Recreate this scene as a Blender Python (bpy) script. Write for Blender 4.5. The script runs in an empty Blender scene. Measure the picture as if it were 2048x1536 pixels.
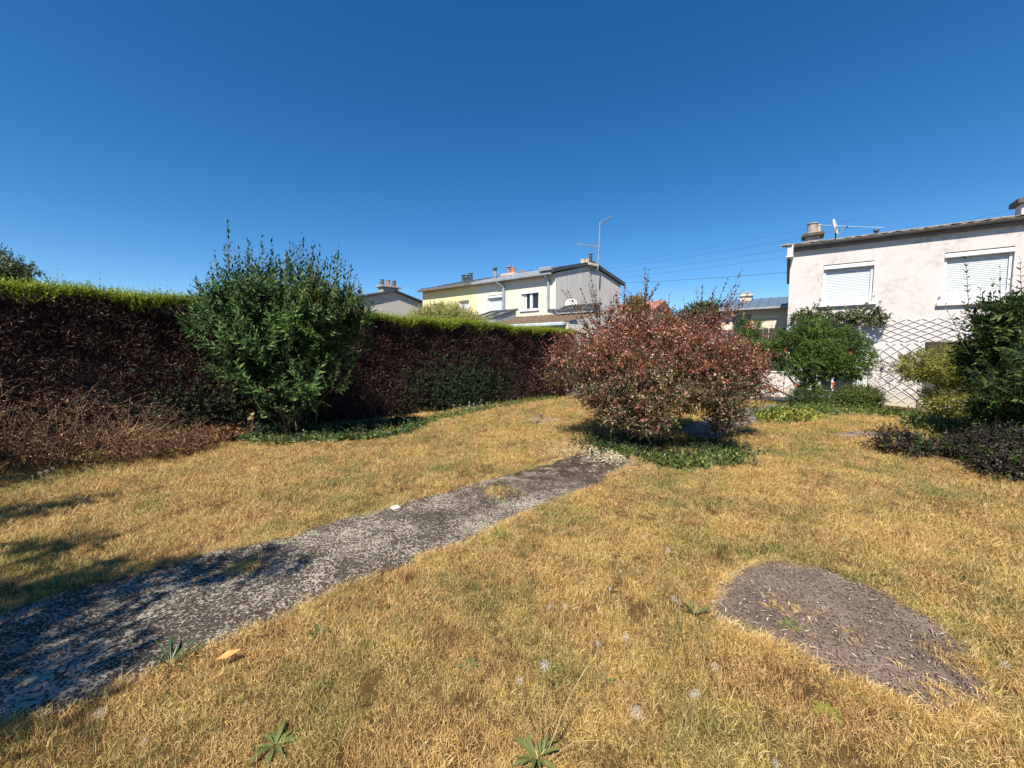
import bpy, math, random
import numpy as np
from mathutils import Vector, Matrix, Euler

SC = bpy.context.scene
COL = SC.collection
rng = np.random.default_rng(11)
random.seed(5)

# ------------------------------------------------------------------ camera, sky, sun
F, CAMH = 800.0, 1.5                      # focal length in photo pixels (2048 wide), eye height
PITCH = math.atan(59.0 / F)
cam_d = bpy.data.cameras.new('camera')
cam_d.sensor_width = 36.0
cam_d.lens = 36.0 * F / 2048.0
cam_d.clip_start = 0.05
cam_d.clip_end = 3000.0
cam = bpy.data.objects.new('camera', cam_d)
COL.objects.link(cam)
cam.location = (0, 0, CAMH)
cam.rotation_euler = (math.pi / 2 - PITCH, 0, 0)
SC.camera = cam

SUN_EL = math.radians(53)
SUN_H = np.array([-0.35, -0.937, 0.0]); SUN_H /= np.linalg.norm(SUN_H)
world = bpy.data.worlds.new('World')
SC.world = world
world.use_nodes = True
wn = world.node_tree.nodes
bg = wn['Background']
sky = wn.new('ShaderNodeTexSky')
sky.sky_type = 'NISHITA'
sky.sun_disc = False
sky.sun_elevation = SUN_EL
sky.sun_rotation = math.atan2(SUN_H[0], SUN_H[1]) % (2 * math.pi)
sky.altitude = 1000
sky.air_density = 0.92
sky.dust_density = 0.0
sky.ozone_density = 2.6
hs = wn.new('ShaderNodeHueSaturation')
hs.inputs['Saturation'].default_value = 1.34
world.node_tree.links.new(sky.outputs[0], hs.inputs['Color'])
world.node_tree.links.new(hs.outputs[0], bg.inputs[0])
bg.inputs[1].default_value = 0.09

sun_d = bpy.data.lights.new('sun', 'SUN')
sun_d.energy = 5.0
sun_d.angle = math.radians(0.53)
sun_d.color = (1.0, 0.94, 0.84)
sun = bpy.data.objects.new('sun', sun_d)
COL.objects.link(sun)
to_sun = Vector((SUN_H[0] * math.cos(SUN_EL), SUN_H[1] * math.cos(SUN_EL), math.sin(SUN_EL)))
sun.rotation_euler = to_sun.to_track_quat('Z', 'Y').to_euler()
sun.location = to_sun * 60

SC.view_settings.view_transform = 'Standard'
SC.view_settings.look = 'None'
SC.view_settings.exposure = 0.74
SC.view_settings.gamma = 1.0
SC.view_settings.use_curve_mapping = False
SC.cycles.max_bounces = 6
SC.cycles.transparent_max_bounces = 4

# ------------------------------------------------------------------ pixel helpers (photo pixels -> places)
def ray(px, py):
    a = (px - 1024) / F; b = -(py - 768) / F
    return np.array([a, math.cos(PITCH) + b * math.sin(PITCH), -math.sin(PITCH) + b * math.cos(PITCH)])
EYE = np.array([0, 0, CAMH])
def G(px, py, z=0.0):
    r = ray(px, py); return r * ((z - CAMH) / r[2]) + EYE
def D(px, py, d):
    r = ray(px, py); return r * (d / r[1]) + EYE
def Wp(px, py, O, eu):                     # hit on a vertical plane -> (u, z)
    n = np.array([-eu[1], eu[0], 0]); r = ray(px, py); O = np.array([O[0], O[1], 0])
    t = ((O - EYE) @ n) / (r @ n); q = EYE + r * t
    return float((q - O) @ np.array([eu[0], eu[1], 0])), float(q[2])

def hgt(x, y):                             # ground height
    x = np.asarray(x, float); y = np.asarray(y, float)
    f = np.exp(-((x - 2) ** 2 + (y - 5) ** 2) / 120.0)
    h = 0.018 * np.sin(x * 1.3 + 0.4) * np.sin(y * 1.1 + 1.0) * f + 0.010 * np.sin(x * 3.1 + y * 1.7) * f
    h = h - 0.17 * np.exp(-(((x - 13.5) / 2.6) ** 2 + ((y - 11.2) / 2.6) ** 2))
    return h

# ------------------------------------------------------------------ materials
def _new(name):
    m = bpy.data.materials.new(name); m.use_nodes = True
    nt = m.node_tree; return m, nt, nt.nodes['Principled BSDF'], nt.nodes['Material Output']
def _ramp(nt, stops, interp='LINEAR'):
    r = nt.nodes.new('ShaderNodeValToRGB'); cr = r.color_ramp; cr.interpolation = interp
    while len(cr.elements) > 1: cr.elements.remove(cr.elements[-1])
    cr.elements[0].position = stops[0][0]; cr.elements[0].color = (*stops[0][1], 1)
    for p, c in stops[1:]:
        e = cr.elements.new(p); e.color = (*c, 1)
    return r
def _noise(nt, scale, detail=4.0, rough=0.55, coord='pos', stretch=None):
    n = nt.nodes.new('ShaderNodeTexNoise'); n.inputs['Scale'].default_value = scale
    n.inputs['Detail'].default_value = detail; n.inputs['Roughness'].default_value = rough
    g = nt.nodes.new('ShaderNodeNewGeometry'); out = g.outputs['Position']
    if stretch:
        mp = nt.nodes.new('ShaderNodeMapping'); mp.inputs['Scale'].default_value = stretch
        nt.links.new(out, mp.inputs['Vector']); out = mp.outputs[0]
    nt.links.new(out, n.inputs['Vector']); return n
def _mix(nt, fac, a, b, mode='MIX'):
    m = nt.nodes.new('ShaderNodeMix'); m.data_type = 'RGBA'; m.blend_type = mode
    def put(i, v):
        if isinstance(v, tuple): m.inputs[i].default_value = (*v, 1)
        elif isinstance(v, float): m.inputs[i].default_value = v
        else: nt.links.new(v, m.inputs[i])
    put(0, fac); put(6, a); put(7, b); return m.outputs[2]
def _bump(nt, bsdf, height, strength, dist=0.01):
    b = nt.nodes.new('ShaderNodeBump'); b.inputs['Strength'].default_value = strength
    b.inputs['Distance'].default_value = dist
    nt.links.new(height, b.inputs['Height']); nt.links.new(b.outputs[0], bsdf.inputs['Normal'])

def plain(name, c, rough=0.7, var=0.12, scale=6.0, bump=0.0, bscale=60.0, metal=0.0, spec=0.4):
    m, nt, b, o = _new(name)
    n = _noise(nt, scale, 5)
    lo = tuple(x * (1 - var) for x in c); hi = tuple(min(1, x * (1 + var)) for x in c)
    r = _ramp(nt, [(0.3, lo), (0.7, hi)]); nt.links.new(n.outputs['Fac'], r.inputs[0])
    nt.links.new(r.outputs[0], b.inputs['Base Color'])
    b.inputs['Roughness'].default_value = rough; b.inputs['Metallic'].default_value = metal
    b.inputs['Specular IOR Level'].default_value = spec
    if bump:
        n2 = _noise(nt, bscale, 3); _bump(nt, b, n2.outputs['Fac'], bump, 0.01)
    return m

def leafm(name, stops, rough=0.5, trans=0.25, spec=0.4, tcol=None):
    """leaf colour differs leaf by leaf; light passes through a little"""
    m, nt, b, o = _new(name)
    g = nt.nodes.new('ShaderNodeNewGeometry')
    r = _ramp(nt, stops); nt.links.new(g.outputs['Random Per Island'], r.inputs[0])
    n = _noise(nt, 2.2, 2)
    rr = _ramp(nt, [(0.3, (0.75, 0.75, 0.75)), (0.7, (1.2, 1.2, 1.15))]); nt.links.new(n.outputs['Fac'], rr.inputs[0])
    c = _mix(nt, 1.0, r.outputs[0], rr.outputs[0], 'MULTIPLY')
    nt.links.new(c, b.inputs['Base Color'])
    b.inputs['Roughness'].default_value = rough; b.inputs['Specular IOR Level'].default_value = spec
    if trans > 0:
        t = nt.nodes.new('ShaderNodeBsdfTranslucent'); nt.links.new(c, t.inputs['Color'])
        mx = nt.nodes.new('ShaderNodeMixShader'); mx.inputs[0].default_value = trans
        nt.links.new(b.outputs[0], mx.inputs[1]); nt.links.new(t.outputs[0], mx.inputs[2])
        nt.links.new(mx.outputs[0], o.inputs['Surface'])
    return m

def lawn_colour(nt, island):
    """dried-lawn colour by place: straw, orange-brown thatch, olive patches"""
    n1 = _noise(nt, 0.75, 4, 0.6); n2 = _noise(nt, 2.6, 4, 0.6); n3 = _noise(nt, 1.6, 5, 0.65)
    if island:
        g = nt.nodes.new('ShaderNodeNewGeometry')
        s = _ramp(nt, [(0.0, (0.11, 0.07, 0.022)), (0.3, (0.42, 0.27, 0.075)), (0.65, (0.70, 0.475, 0.16)), (1.0, (0.87, 0.70, 0.33))])
        nt.links.new(g.outputs['Random Per Island'], s.inputs[0])
        o = _ramp(nt, [(0.0, (0.11, 0.05, 0.018)), (0.5, (0.46, 0.255, 0.08)), (1.0, (0.78, 0.53, 0.23))])
        nt.links.new(g.outputs['Random Per Island'], o.inputs[0])
        gr = _ramp(nt, [(0.0, (0.05, 0.06, 0.014)), (0.5, (0.20, 0.20, 0.045)), (1.0, (0.52, 0.47, 0.16))])
        nt.links.new(g.outputs['Random Per Island'], gr.inputs[0])
        s, o, gr = s.outputs[0], o.outputs[0], gr.outputs[0]
    else:
        s, o, gr = (0.24, 0.16, 0.06), (0.14, 0.075, 0.032), (0.09, 0.08, 0.024)
    f2 = _ramp(nt, [(0.36, (0, 0, 0)), (0.66, (1, 1, 1))]); nt.links.new(n2.outputs['Fac'], f2.inputs[0])
    f1 = _ramp(nt, [(0.43, (0, 0, 0)), (0.58, (1, 1, 1))]); nt.links.new(n1.outputs['Fac'], f1.inputs[0])
    f3 = _ramp(nt, [(0.42, (0, 0, 0)), (0.64, (1, 1, 1))]); nt.links.new(n3.outputs['Fac'], f3.inputs[0])
    c = _mix(nt, f2.outputs[0], s, o)
    mm = nt.nodes.new('ShaderNodeMath'); mm.operation = 'MULTIPLY'
    nt.links.new(f1.outputs[0], mm.inputs[0]); nt.links.new(f3.outputs[0], mm.inputs[1])
    return _mix(nt, mm.outputs[0], c, gr)

def lawn_ground_mat():
    m, nt, b, o = _new('lawn_thatch')
    c = lawn_colour(nt, False)
    n = _noise(nt, 55, 5, 0.7); r = _ramp(nt, [(0.3, (0.35, 0.33, 0.3)), (0.7, (1.15, 1.1, 1.05))]); nt.links.new(n.outputs['Fac'], r.inputs[0])
    c = _mix(nt, 1.0, c, r.outputs[0], 'MULTIPLY')
    nt.links.new(c, b.inputs['Base Color']); b.inputs['Roughness'].default_value = 0.95; b.inputs['Specular IOR Level'].default_value = 0.1
    n2 = _noise(nt, 90, 4, 0.7); _bump(nt, b, n2.outputs['Fac'], 1.0, 0.02)
    return m
def blade_mat(name, dry=True):
    m, nt, b, o = _new(name)
    if dry: c = lawn_colour(nt, True)
    else:
        g = nt.nodes.new('ShaderNodeNewGeometry')
        r = _ramp(nt, [(0.0, (0.06, 0.085, 0.02)), (0.6, (0.14, 0.16, 0.04)), (1.0, (0.34, 0.32, 0.12))]); nt.links.new(g.outputs['Random Per Island'], r.inputs[0])
        c = r.outputs[0]
    nt.links.new(c, b.inputs['Base Color']); b.inputs['Roughness'].default_value = 0.7; b.inputs['Specular IOR Level'].default_value = 0.25
    t = nt.nodes.new('ShaderNodeBsdfTranslucent'); nt.links.new(c, t.inputs['Color'])
    mx = nt.nodes.new('ShaderNodeMixShader'); mx.inputs[0].default_value = 0.22
    nt.links.new(b.outputs[0], mx.inputs[1]); nt.links.new(t.outputs[0], mx.inputs[2]); nt.links.new(mx.outputs[0], o.inputs['Surface'])
    return m
def path_mat():
    m, nt, b, o = _new('weathered_asphalt')
    n1 = _noise(nt, 70, 5, 0.7); n2 = _noise(nt, 2.0, 4, 0.65); n3 = _noise(nt, 24, 5, 0.7)
    # lichen flecks: threshold moved by a slow noise
    a = nt.nodes.new('ShaderNodeMath'); a.operation = 'MULTIPLY_ADD'; a.inputs[1].default_value = 0.45
    nt.links.new(n2.outputs['Fac'], a.inputs[0]); nt.links.new(n1.outputs['Fac'], a.inputs[2])
    a2 = nt.nodes.new('ShaderNodeMath'); a2.operation = 'MULTIPLY_ADD'; a2.inputs[1].default_value = 0.45
    nt.links.new(n3.outputs['Fac'], a2.inputs[0]); nt.links.new(a.outputs[0], a2.inputs[2])
    f = _ramp(nt, [(0.975, (0, 0, 0)), (1.10, (1, 1, 1))]); 
    sc = nt.nodes.new('ShaderNodeMath'); sc.operation = 'MULTIPLY'; sc.inputs[1].default_value = 1.0
    nt.links.new(a2.outputs[0], sc.inputs[0]); nt.links.new(sc.outputs[0], f.inputs[0])
    base = _ramp(nt, [(0.35, (0.042, 0.032, 0.025)), (0.65, (0.13, 0.103, 0.080))]); nt.links.new(n1.outputs['Fac'], base.inputs[0])
    c = _mix(nt, f.outputs[0], base.outputs[0], (0.47, 0.405, 0.315))
    # brown moss towards the shrub
    g = nt.nodes.new('ShaderNodeNewGeometry'); sx = nt.nodes.new('ShaderNodeSeparateXYZ'); nt.links.new(g.outputs['Position'], sx.inputs[0])
    mr = nt.nodes.new('ShaderNodeMapRange'); mr.inputs[1].default_value = 3.9; mr.inputs[2].default_value = 4.9; nt.links.new(sx.outputs['Y'], mr.inputs[0])
    nm = _noise(nt, 5.0, 5, 0.7); rm = _ramp(nt, [(0.4, (0, 0, 0)), (0.55, (1, 1, 1))]); nt.links.new(nm.outputs['Fac'], rm.inputs[0])
    mm = nt.nodes.new('ShaderNodeMath'); mm.operation = 'MULTIPLY'; nt.links.new(mr.outputs[0], mm.inputs[0]); nt.links.new(rm.outputs[0], mm.inputs[1])
    nmo = _noise(nt, 60, 4, 0.7); rmo = _ramp(nt, [(0.35, (0.025, 0.016, 0.012)), (0.7, (0.11, 0.07, 0.05))]); nt.links.new(nmo.outputs['Fac'], rmo.inputs[0])
    c = _mix(nt, mm.outputs[0], c, rmo.outputs[0])
    nt.links.new(c, b.inputs['Base Color']); b.inputs['Roughness'].default_value = 0.95; b.inputs['Specular IOR Level'].default_value = 0.15
    _bump(nt, b, a2.outputs[0], 1.0, 0.02)
    return m
def soil_mat(name, lo, hi, bump=1.0):
    m, nt, b, o = _new(name)
    n1 = _noise(nt, 45, 6, 0.75); n2 = _noise(nt, 3, 3)
    r = _ramp(nt, [(0.33, lo), (0.68, hi)]); nt.links.new(n1.outputs['Fac'], r.inputs[0])
    r2 = _ramp(nt, [(0.35, (0.75, 0.75, 0.75)), (0.65, (1.15, 1.12, 1.1))]); nt.links.new(n2.outputs['Fac'], r2.inputs[0])
    c = _mix(nt, 1.0, r.outputs[0], r2.outputs[0], 'MULTIPLY')
    nt.links.new(c, b.inputs['Base Color']); b.inputs['Roughness'].default_value = 1.0; b.inputs['Specular IOR Level'].default_value = 0.1
    _bump(nt, b, n1.outputs['Fac'], bump, 0.025); return m
def render_mat(name, c, stain=(0.42, 0.38, 0.34), stain_amt=0.55, cracks=True, bump=0.35):
    """rough-cast wall: fine grain, drifting grey stains, hairline cracks"""
    m, nt, b, o = _new(name)
    n1 = _noise(nt, 0.9, 6, 0.62); n2 = _noise(nt, 7, 6, 0.7)
    ad = nt.nodes.new('ShaderNodeMath'); ad.operation = 'MULTIPLY'
    r1 = _ramp(nt, [(0.42, (0, 0, 0)), (0.64, (1, 1, 1))]); nt.links.new(n1.outputs['Fac'], r1.inputs[0])
    r2 = _ramp(nt, [(0.40, (0, 0, 0)), (0.70, (1, 1, 1))]); nt.links.new(n2.outputs['Fac'], r2.inputs[0])
    nt.links.new(r1.outputs[0], ad.inputs[0]); nt.links.new(r2.outputs[0], ad.inputs[1])
    am = nt.nodes.new('ShaderNodeMath'); am.operation = 'MULTIPLY'; am.inputs[1].default_value = stain_amt; nt.links.new(ad.outputs[0], am.inputs[0])
    col = _mix(nt, am.outputs[0], c, stain)
    if cracks:
        v = nt.nodes.new('ShaderNodeTexVoronoi'); v.feature = 'DISTANCE_TO_EDGE'; v.inputs['Scale'].default_value = 0.55
        g = nt.nodes.new('ShaderNodeNewGeometry'); nz = _noise(nt, 3, 4)
        va = nt.nodes.new('ShaderNodeVectorMath'); va.operation = 'MULTIPLY_ADD'; va.inputs[1].default_value = (0.5, 0.5, 0.5)
        nt.links.new(nz.outputs['Color'], va.inputs[0]); nt.links.new(g.outputs['Position'], va.inputs[2]); nt.links.new(va.outputs[0], v.inputs['Vector'])
        rc = _ramp(nt, [(0.0, (1, 1, 1)), (0.006, (0, 0, 0))]); nt.links.new(v.outputs['Distance'], rc.inputs[0])
        mc = nt.nodes.new('ShaderNodeMath'); mc.operation = 'MULTIPLY'; nt.links.new(rc.outputs[0], mc.inputs[0]); nt.links.new(r1.outputs[0], mc.inputs[1])
        m3 = nt.nodes.new('ShaderNodeMath'); m3.operation = 'MULTIPLY'; m3.inputs[1].default_value = 0.5; nt.links.new(mc.outputs[0], m3.inputs[0])
        col = _mix(nt, m3.outputs[0], col, (0.25, 0.21, 0.18))
    nt.links.new(col, b.inputs['Base Color']); b.inputs['Roughness'].default_value = 0.92; b.inputs['Specular IOR Level'].default_value = 0.2
    n3 = _noise(nt, 70, 3); _bump(nt, b, n3.outputs['Fac'], bump, 0.012); return m
def board_mark_mat():
    m, nt, b, o = _new('board_marked_render')
    n = _noise(nt, 2.0, 4, 0.6, stretch=(0.4, 0.4, 6.0))
    r = _ramp(nt, [(0.35, (0.40, 0.36, 0.31)), (0.65, (0.54, 0.49, 0.43))]); nt.links.new(n.outputs['Fac'], r.inputs[0])
    nt.links.new(r.outputs[0], b.inputs['Base Color']); b.inputs['Roughness'].default_value = 0.9
    return m
def streak_mat(name, lo, hi):
    m, nt, b, o = _new(name)
    n = _noise(nt, 2.6, 5, 0.65, stretch=(3, 3, 0.25))
    r = _ramp(nt, [(0.3, lo), (0.7, hi)]); nt.links.new(n.outputs['Fac'], r.inputs[0])
    nt.links.new(r.outputs[0], b.inputs['Base Color']); b.inputs['Roughness'].default_value = 0.9
    n3 = _noise(nt, 60, 3); _bump(nt, b, n3.outputs['Fac'], 0.3, 0.012); return m
def glass_mat():
    m, nt, b, o = _new('window_glass')
    n = _noise(nt, 1.5, 2); r = _ramp(nt, [(0.3, (0.012, 0.014, 0.016)), (0.7, (0.03, 0.034, 0.038))]); nt.links.new(n.outputs['Fac'], r.inputs[0])
    nt.links.new(r.outputs[0], b.inputs['Base Color']); b.inputs['Roughness'].default_value = 0.06; b.inputs['Specular IOR Level'].default_value = 0.6
    return m

M = {}
M['lawn'] = lawn_ground_mat(); M['dry'] = blade_mat('dry_blade'); M['green'] = blade_mat('green_blade', False)
M['path'] = path_mat()
M['soil'] = soil_mat('bare_soil', (0.145, 0.108, 0.082), (0.40, 0.305, 0.235))
M['gravel'] = soil_mat('grey_gravel', (0.12, 0.11, 0.105), (0.34, 0.31, 0.29))
M['terrace'] = render_mat('terrace_concrete', (0.50, 0.46, 0.40), bump=0.2)
M['white_wall'] = render_mat('white_render', (0.61, 0.56, 0.53), (0.31, 0.275, 0.245), 0.8)
M['base_wall'] = render_mat('cream_plinth', (0.50, 0.44, 0.35))
M['cream_wall'] = render_mat('cream_render', (0.64, 0.60, 0.50), (0.38, 0.37, 0.34), 0.5, False)
M['grey_gable'] = streak_mat('grey_streaked_render', (0.44, 0.42, 0.385), (0.60, 0.57, 0.52))
M['yellow_wall'] = render_mat('yellow_render', (0.76, 0.66, 0.36), (0.5, 0.45, 0.32), 0.2, False)
M['board_gable'] = board_mark_mat()
M['white'] = plain('white_paint', (0.66, 0.66, 0.655), 0.4, 0.03)
M['shutter'] = plain('shutter_plastic', (0.58, 0.60, 0.61), 0.35, 0.03)
M['grey_metal'] = plain('zinc', (0.32, 0.34, 0.36), 0.45, 0.2, 4, metal=0.3)
M['pale_metal'] = plain('pale_zinc', (0.52, 0.56, 0.60), 0.4, 0.15, 4, metal=0.2)
M['dark_metal'] = plain('dark_metal', (0.055, 0.06, 0.065), 0.5, 0.2)
M['gutter'] = plain('weathered_gutter', (0.15, 0.135, 0.125), 0.55, 0.25, 5)
M['tile'] = plain('lichen_roof_tile', (0.24, 0.215, 0.195), 0.9, 0.7, 14, 0.6, 50)
M['brown_tile'] = plain('brown_roof_tile', (0.13, 0.085, 0.052), 0.9, 0.5, 12, 0.4, 40)
M['blue_roof'] = plain('blue_grey_roof', (0.10, 0.14, 0.19), 0.5, 0.15, 4)
M['concrete'] = plain('old_concrete', (0.30, 0.27, 0.24), 0.95, 0.45, 9, 0.6, 40)
M['dark_concrete'] = plain('sooty_concrete', (0.10, 0.09, 0.08), 0.95, 0.4, 9, 0.6, 40)
M['cream_conc'] = plain('cream_concrete', (0.58, 0.50, 0.38), 0.9, 0.25, 8, 0.4, 40)
M['terracotta'] = plain('terracotta', (0.36, 0.16, 0.10), 0.8, 0.3, 12)
M['pot_pale'] = plain('pale_clay', (0.50, 0.40, 0.30), 0.85, 0.25, 12)
M['glass'] = glass_mat()
M['blind'] = plain('grey_blind', (0.55, 0.57, 0.62), 0.6, 0.04)
M['slat'] = plain('trellis_white', (0.60, 0.585, 0.57), 0.5, 0.05)
M['bark'] = plain('bark', (0.13, 0.09, 0.06), 0.95, 0.35, 20, 0.7, 60)
M['twig'] = plain('twig', (0.14, 0.085, 0.05), 0.9, 0.35, 15)
M['tan_stem'] = plain('tan_stem', (0.30, 0.20, 0.11), 0.85, 0.3, 15)
M['wire'] = plain('cable', (0.07, 0.09, 0.12), 0.6, 0.1)
M['wood'] = plain('old_board', (0.16, 0.12, 0.09), 0.9, 0.35, 10)
M['dark_wood'] = plain('dark_board', (0.05, 0.042, 0.036), 0.9, 0.3, 10)
M['stone'] = plain('pale_stone', (0.55, 0.50, 0.43), 0.9, 0.2, 20, 0.5, 40)
M['puff'] = plain('seed_fluff', (0.56, 0.53, 0.48), 0.9, 0.05)
M['seed'] = plain('seed_brown', (0.22, 0.15, 0.09), 0.9, 0.2)
M['stalk'] = plain('stalk', (0.36, 0.27, 0.12), 0.8, 0.3, 30)
M['hedge_core'] = plain('hedge_core', (0.016, 0.009, 0.008), 1.0, 0.4, 12)  # dark solid filler, keeps brightness from showing through the twigs
M['hedge_dead'] = leafm('hedge_dead_twig', [(0, (0.014, 0.006, 0.006)), (0.6, (0.055, 0.024, 0.018)), (0.9, (0.11, 0.056, 0.044)), (1, (0.26, 0.19, 0.155))], 0.8, 0.0, 0.2)
M['hedge_green'] = leafm('hedge_green_spray', [(0, (0.13, 0.17, 0.010)), (0.5, (0.27, 0.34, 0.02)), (1, (0.48, 0.54, 0.07))], 0.6, 0.3)
M['hedge_shade'] = leafm('hedge_deep_leaf', [(0, (0.015, 0.03, 0.012)), (1, (0.05, 0.08, 0.025))], 0.6, 0.1)
M['privet'] = leafm('tall_shrub_leaf', [(0, (0.014, 0.042, 0.010)), (0.6, (0.042, 0.100, 0.024)), (0.9, (0.10, 0.18, 0.045)), (1, (0.22, 0.30, 0.10))], 0.55, 0.28, 0.25)
M['laurel'] = leafm('right_shrub_leaf', [(0, (0.014, 0.030, 0.007)), (0.7, (0.042, 0.078, 0.014)), (1, (0.12, 0.175, 0.035))], 0.55, 0.25, 0.25)
M['red_low'] = leafm('red_shrub_leaf', [(0, (0.02, 0.03, 0.007)), (0.40, (0.075, 0.085, 0.018)), (0.65, (0.14, 0.085, 0.035)), (0.86, (0.27, 0.15, 0.085)), (1, (0.62, 0.46, 0.32))], 0.42, 0.2, 0.5)  # cream end of the ramp paints sun glints on some leaves
M['red_top'] = leafm('red_shrub_young_leaf', [(0, (0.05, 0.03, 0.012)), (0.4, (0.20, 0.062, 0.030)), (0.78, (0.42, 0.135, 0.075)), (1, (0.74, 0.46, 0.31))], 0.42, 0.25, 0.5)  # pale end again carries sunlit glints as leaf colour
M['dark_leaf'] = leafm('dark_purple_leaf', [(0, (0.008, 0.009, 0.006)), (0.8, (0.022, 0.022, 0.012)), (1, (0.09, 0.065, 0.045))], 0.5, 0.05)
M['vine'] = leafm('trumpet_vine_leaf', [(0, (0.022, 0.06, 0.010)), (0.6, (0.075, 0.15, 0.024)), (1, (0.18, 0.27, 0.05))], 0.55, 0.28, 0.25)
M['vine_pale'] = leafm('wall_vine_leaf', [(0, (0.05, 0.08, 0.025)), (0.7, (0.12, 0.15, 0.05)), (1, (0.28, 0.24, 0.12))], 0.5, 0.25)
M['box'] = leafm('round_shrub_leaf', [(0, (0.04, 0.075, 0.012)), (0.6, (0.09, 0.14, 0.022)), (1, (0.18, 0.24, 0.05))], 0.5, 0.25)
M['golden'] = leafm('golden_leaf', [(0, (0.09, 0.115, 0.018)), (0.5, (0.22, 0.235, 0.03)), (1, (0.42, 0.40, 0.08))], 0.5, 0.3)
M['pale_golden'] = leafm('pale_golden_leaf', [(0, (0.22, 0.24, 0.05)), (0.5, (0.46, 0.45, 0.13)), (1, (0.68, 0.64, 0.30))], 0.5, 0.3)
M['weed'] = leafm('weed_leaf', [(0, (0.05, 0.085, 0.018)), (0.6, (0.13, 0.18, 0.04)), (1, (0.30, 0.32, 0.09))], 0.55, 0.3)
M['grass_weed'] = leafm('olive_weed_leaf', [(0, (0.07, 0.09, 0.025)), (0.6, (0.14, 0.165, 0.05)), (1, (0.30, 0.30, 0.12))], 0.6, 0.25, 0.3)
M['ivy'] = leafm('ivy_leaf', [(0, (0.03, 0.065, 0.018)), (0.7, (0.075, 0.13, 0.035)), (1, (0.24, 0.27, 0.09))], 0.4, 0.2, 0.5)
M['dead_leaf'] = leafm('dead_brown_leaf', [(0, (0.035, 0.014, 0.007)), (0.6, (0.17, 0.072, 0.028)), (1, (0.42, 0.25, 0.12))], 0.8, 0.15)
M['tan_leaf'] = leafm('dead_tan_leaf', [(0, (0.28, 0.17, 0.07)), (1, (0.60, 0.44, 0.22))], 0.8, 0.15)
M['litter'] = leafm('pale_leaf_litter', [(0, (0.22, 0.15, 0.09)), (0.6, (0.52, 0.43, 0.28)), (1, (0.72, 0.64, 0.46))], 0.9, 0.0)
M['orange'] = leafm('orange_flower', [(0, (0.60, 0.07, 0.03)), (1, (0.80, 0.20, 0.06))], 0.5, 0.3)
M['daisy'] = leafm('white_flower', [(0, (0.62, 0.60, 0.50)), (1, (0.80, 0.78, 0.70))], 0.6, 0.2)
M['far_leaf'] = leafm('far_tree_leaf', [(0, (0.02, 0.045, 0.012)), (0.6, (0.055, 0.095, 0.022)), (1, (0.13, 0.18, 0.05))], 0.55, 0.2)
M['fallen'] = plain('fallen_leaf', (0.62, 0.26, 0.09), 0.7, 0.3, 30)

# ------------------------------------------------------------------ object helpers
WLOC = {}
def wloc(o): return WLOC.get(o.name, np.zeros(3))
def tag(o, label=None, cat=None, group=None, kind=None):
    if label: o['label'] = label
    if cat: o['category'] = cat
    if group: o['group'] = group
    if kind: o['kind'] = kind
    return o
def thing(name, label, cat, loc, group=None):
    o = bpy.data.objects.new(name, None); COL.objects.link(o)
    o.empty_display_size = 0.2
    o.location = tuple(float(v) for v in loc); WLOC[o.name] = np.array(loc, float)
    return tag(o, label, cat, group)
def tri_mesh(name, V, T, mats, mi=None, smooth=False):
    me = bpy.data.meshes.new(name)
    V = np.ascontiguousarray(V, np.float32); T = np.ascontiguousarray(T, np.int32)
    me.vertices.add(len(V)); me.vertices.foreach_set('co', V.ravel())
    me.loops.add(len(T) * 3); me.loops.foreach_set('vertex_index', T.ravel())
    me.polygons.add(len(T)); me.polygons.foreach_set('loop_start', np.arange(0, len(T) * 3, 3, dtype=np.int32))
    me.polygons.foreach_set('loop_total', np.full(len(T), 3, np.int32))
    for m in mats: me.materials.append(m)
    if mi is not None: me.polygons.foreach_set('material_index', np.ascontiguousarray(mi, np.int32))
    if smooth: me.polygons.foreach_set('use_smooth', np.ones(len(T), bool))
    me.update(calc_edges=True); return me
def link(name, me, parent=None, kind=None, loc=None):
    o = bpy.data.objects.new(name, me); COL.objects.link(o)
    if parent is not None: o.parent = parent
    if kind: o['kind'] = kind
    if loc is not None: o.location = tuple(float(v) for v in loc)
    return o
def tri_obj(name, parts, mats, parent=None, kind=None, smooth=False):
    """parts: list of (V, T, material index), world coordinates"""
    Vs, Ts, Ms, k = [], [], [], 0
    for V, T, mi in parts:
        if len(V) == 0: continue
        Vs.append(V); Ts.append(T + k); Ms.append(np.full(len(T), mi)); k += len(V)
    V = np.concatenate(Vs); base = wloc(parent) if parent is not None else np.zeros(3)
    me = tri_mesh(name, V - base, np.concatenate(Ts), mats, np.concatenate(Ms), smooth)
    return link(name, me, parent, kind)

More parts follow.
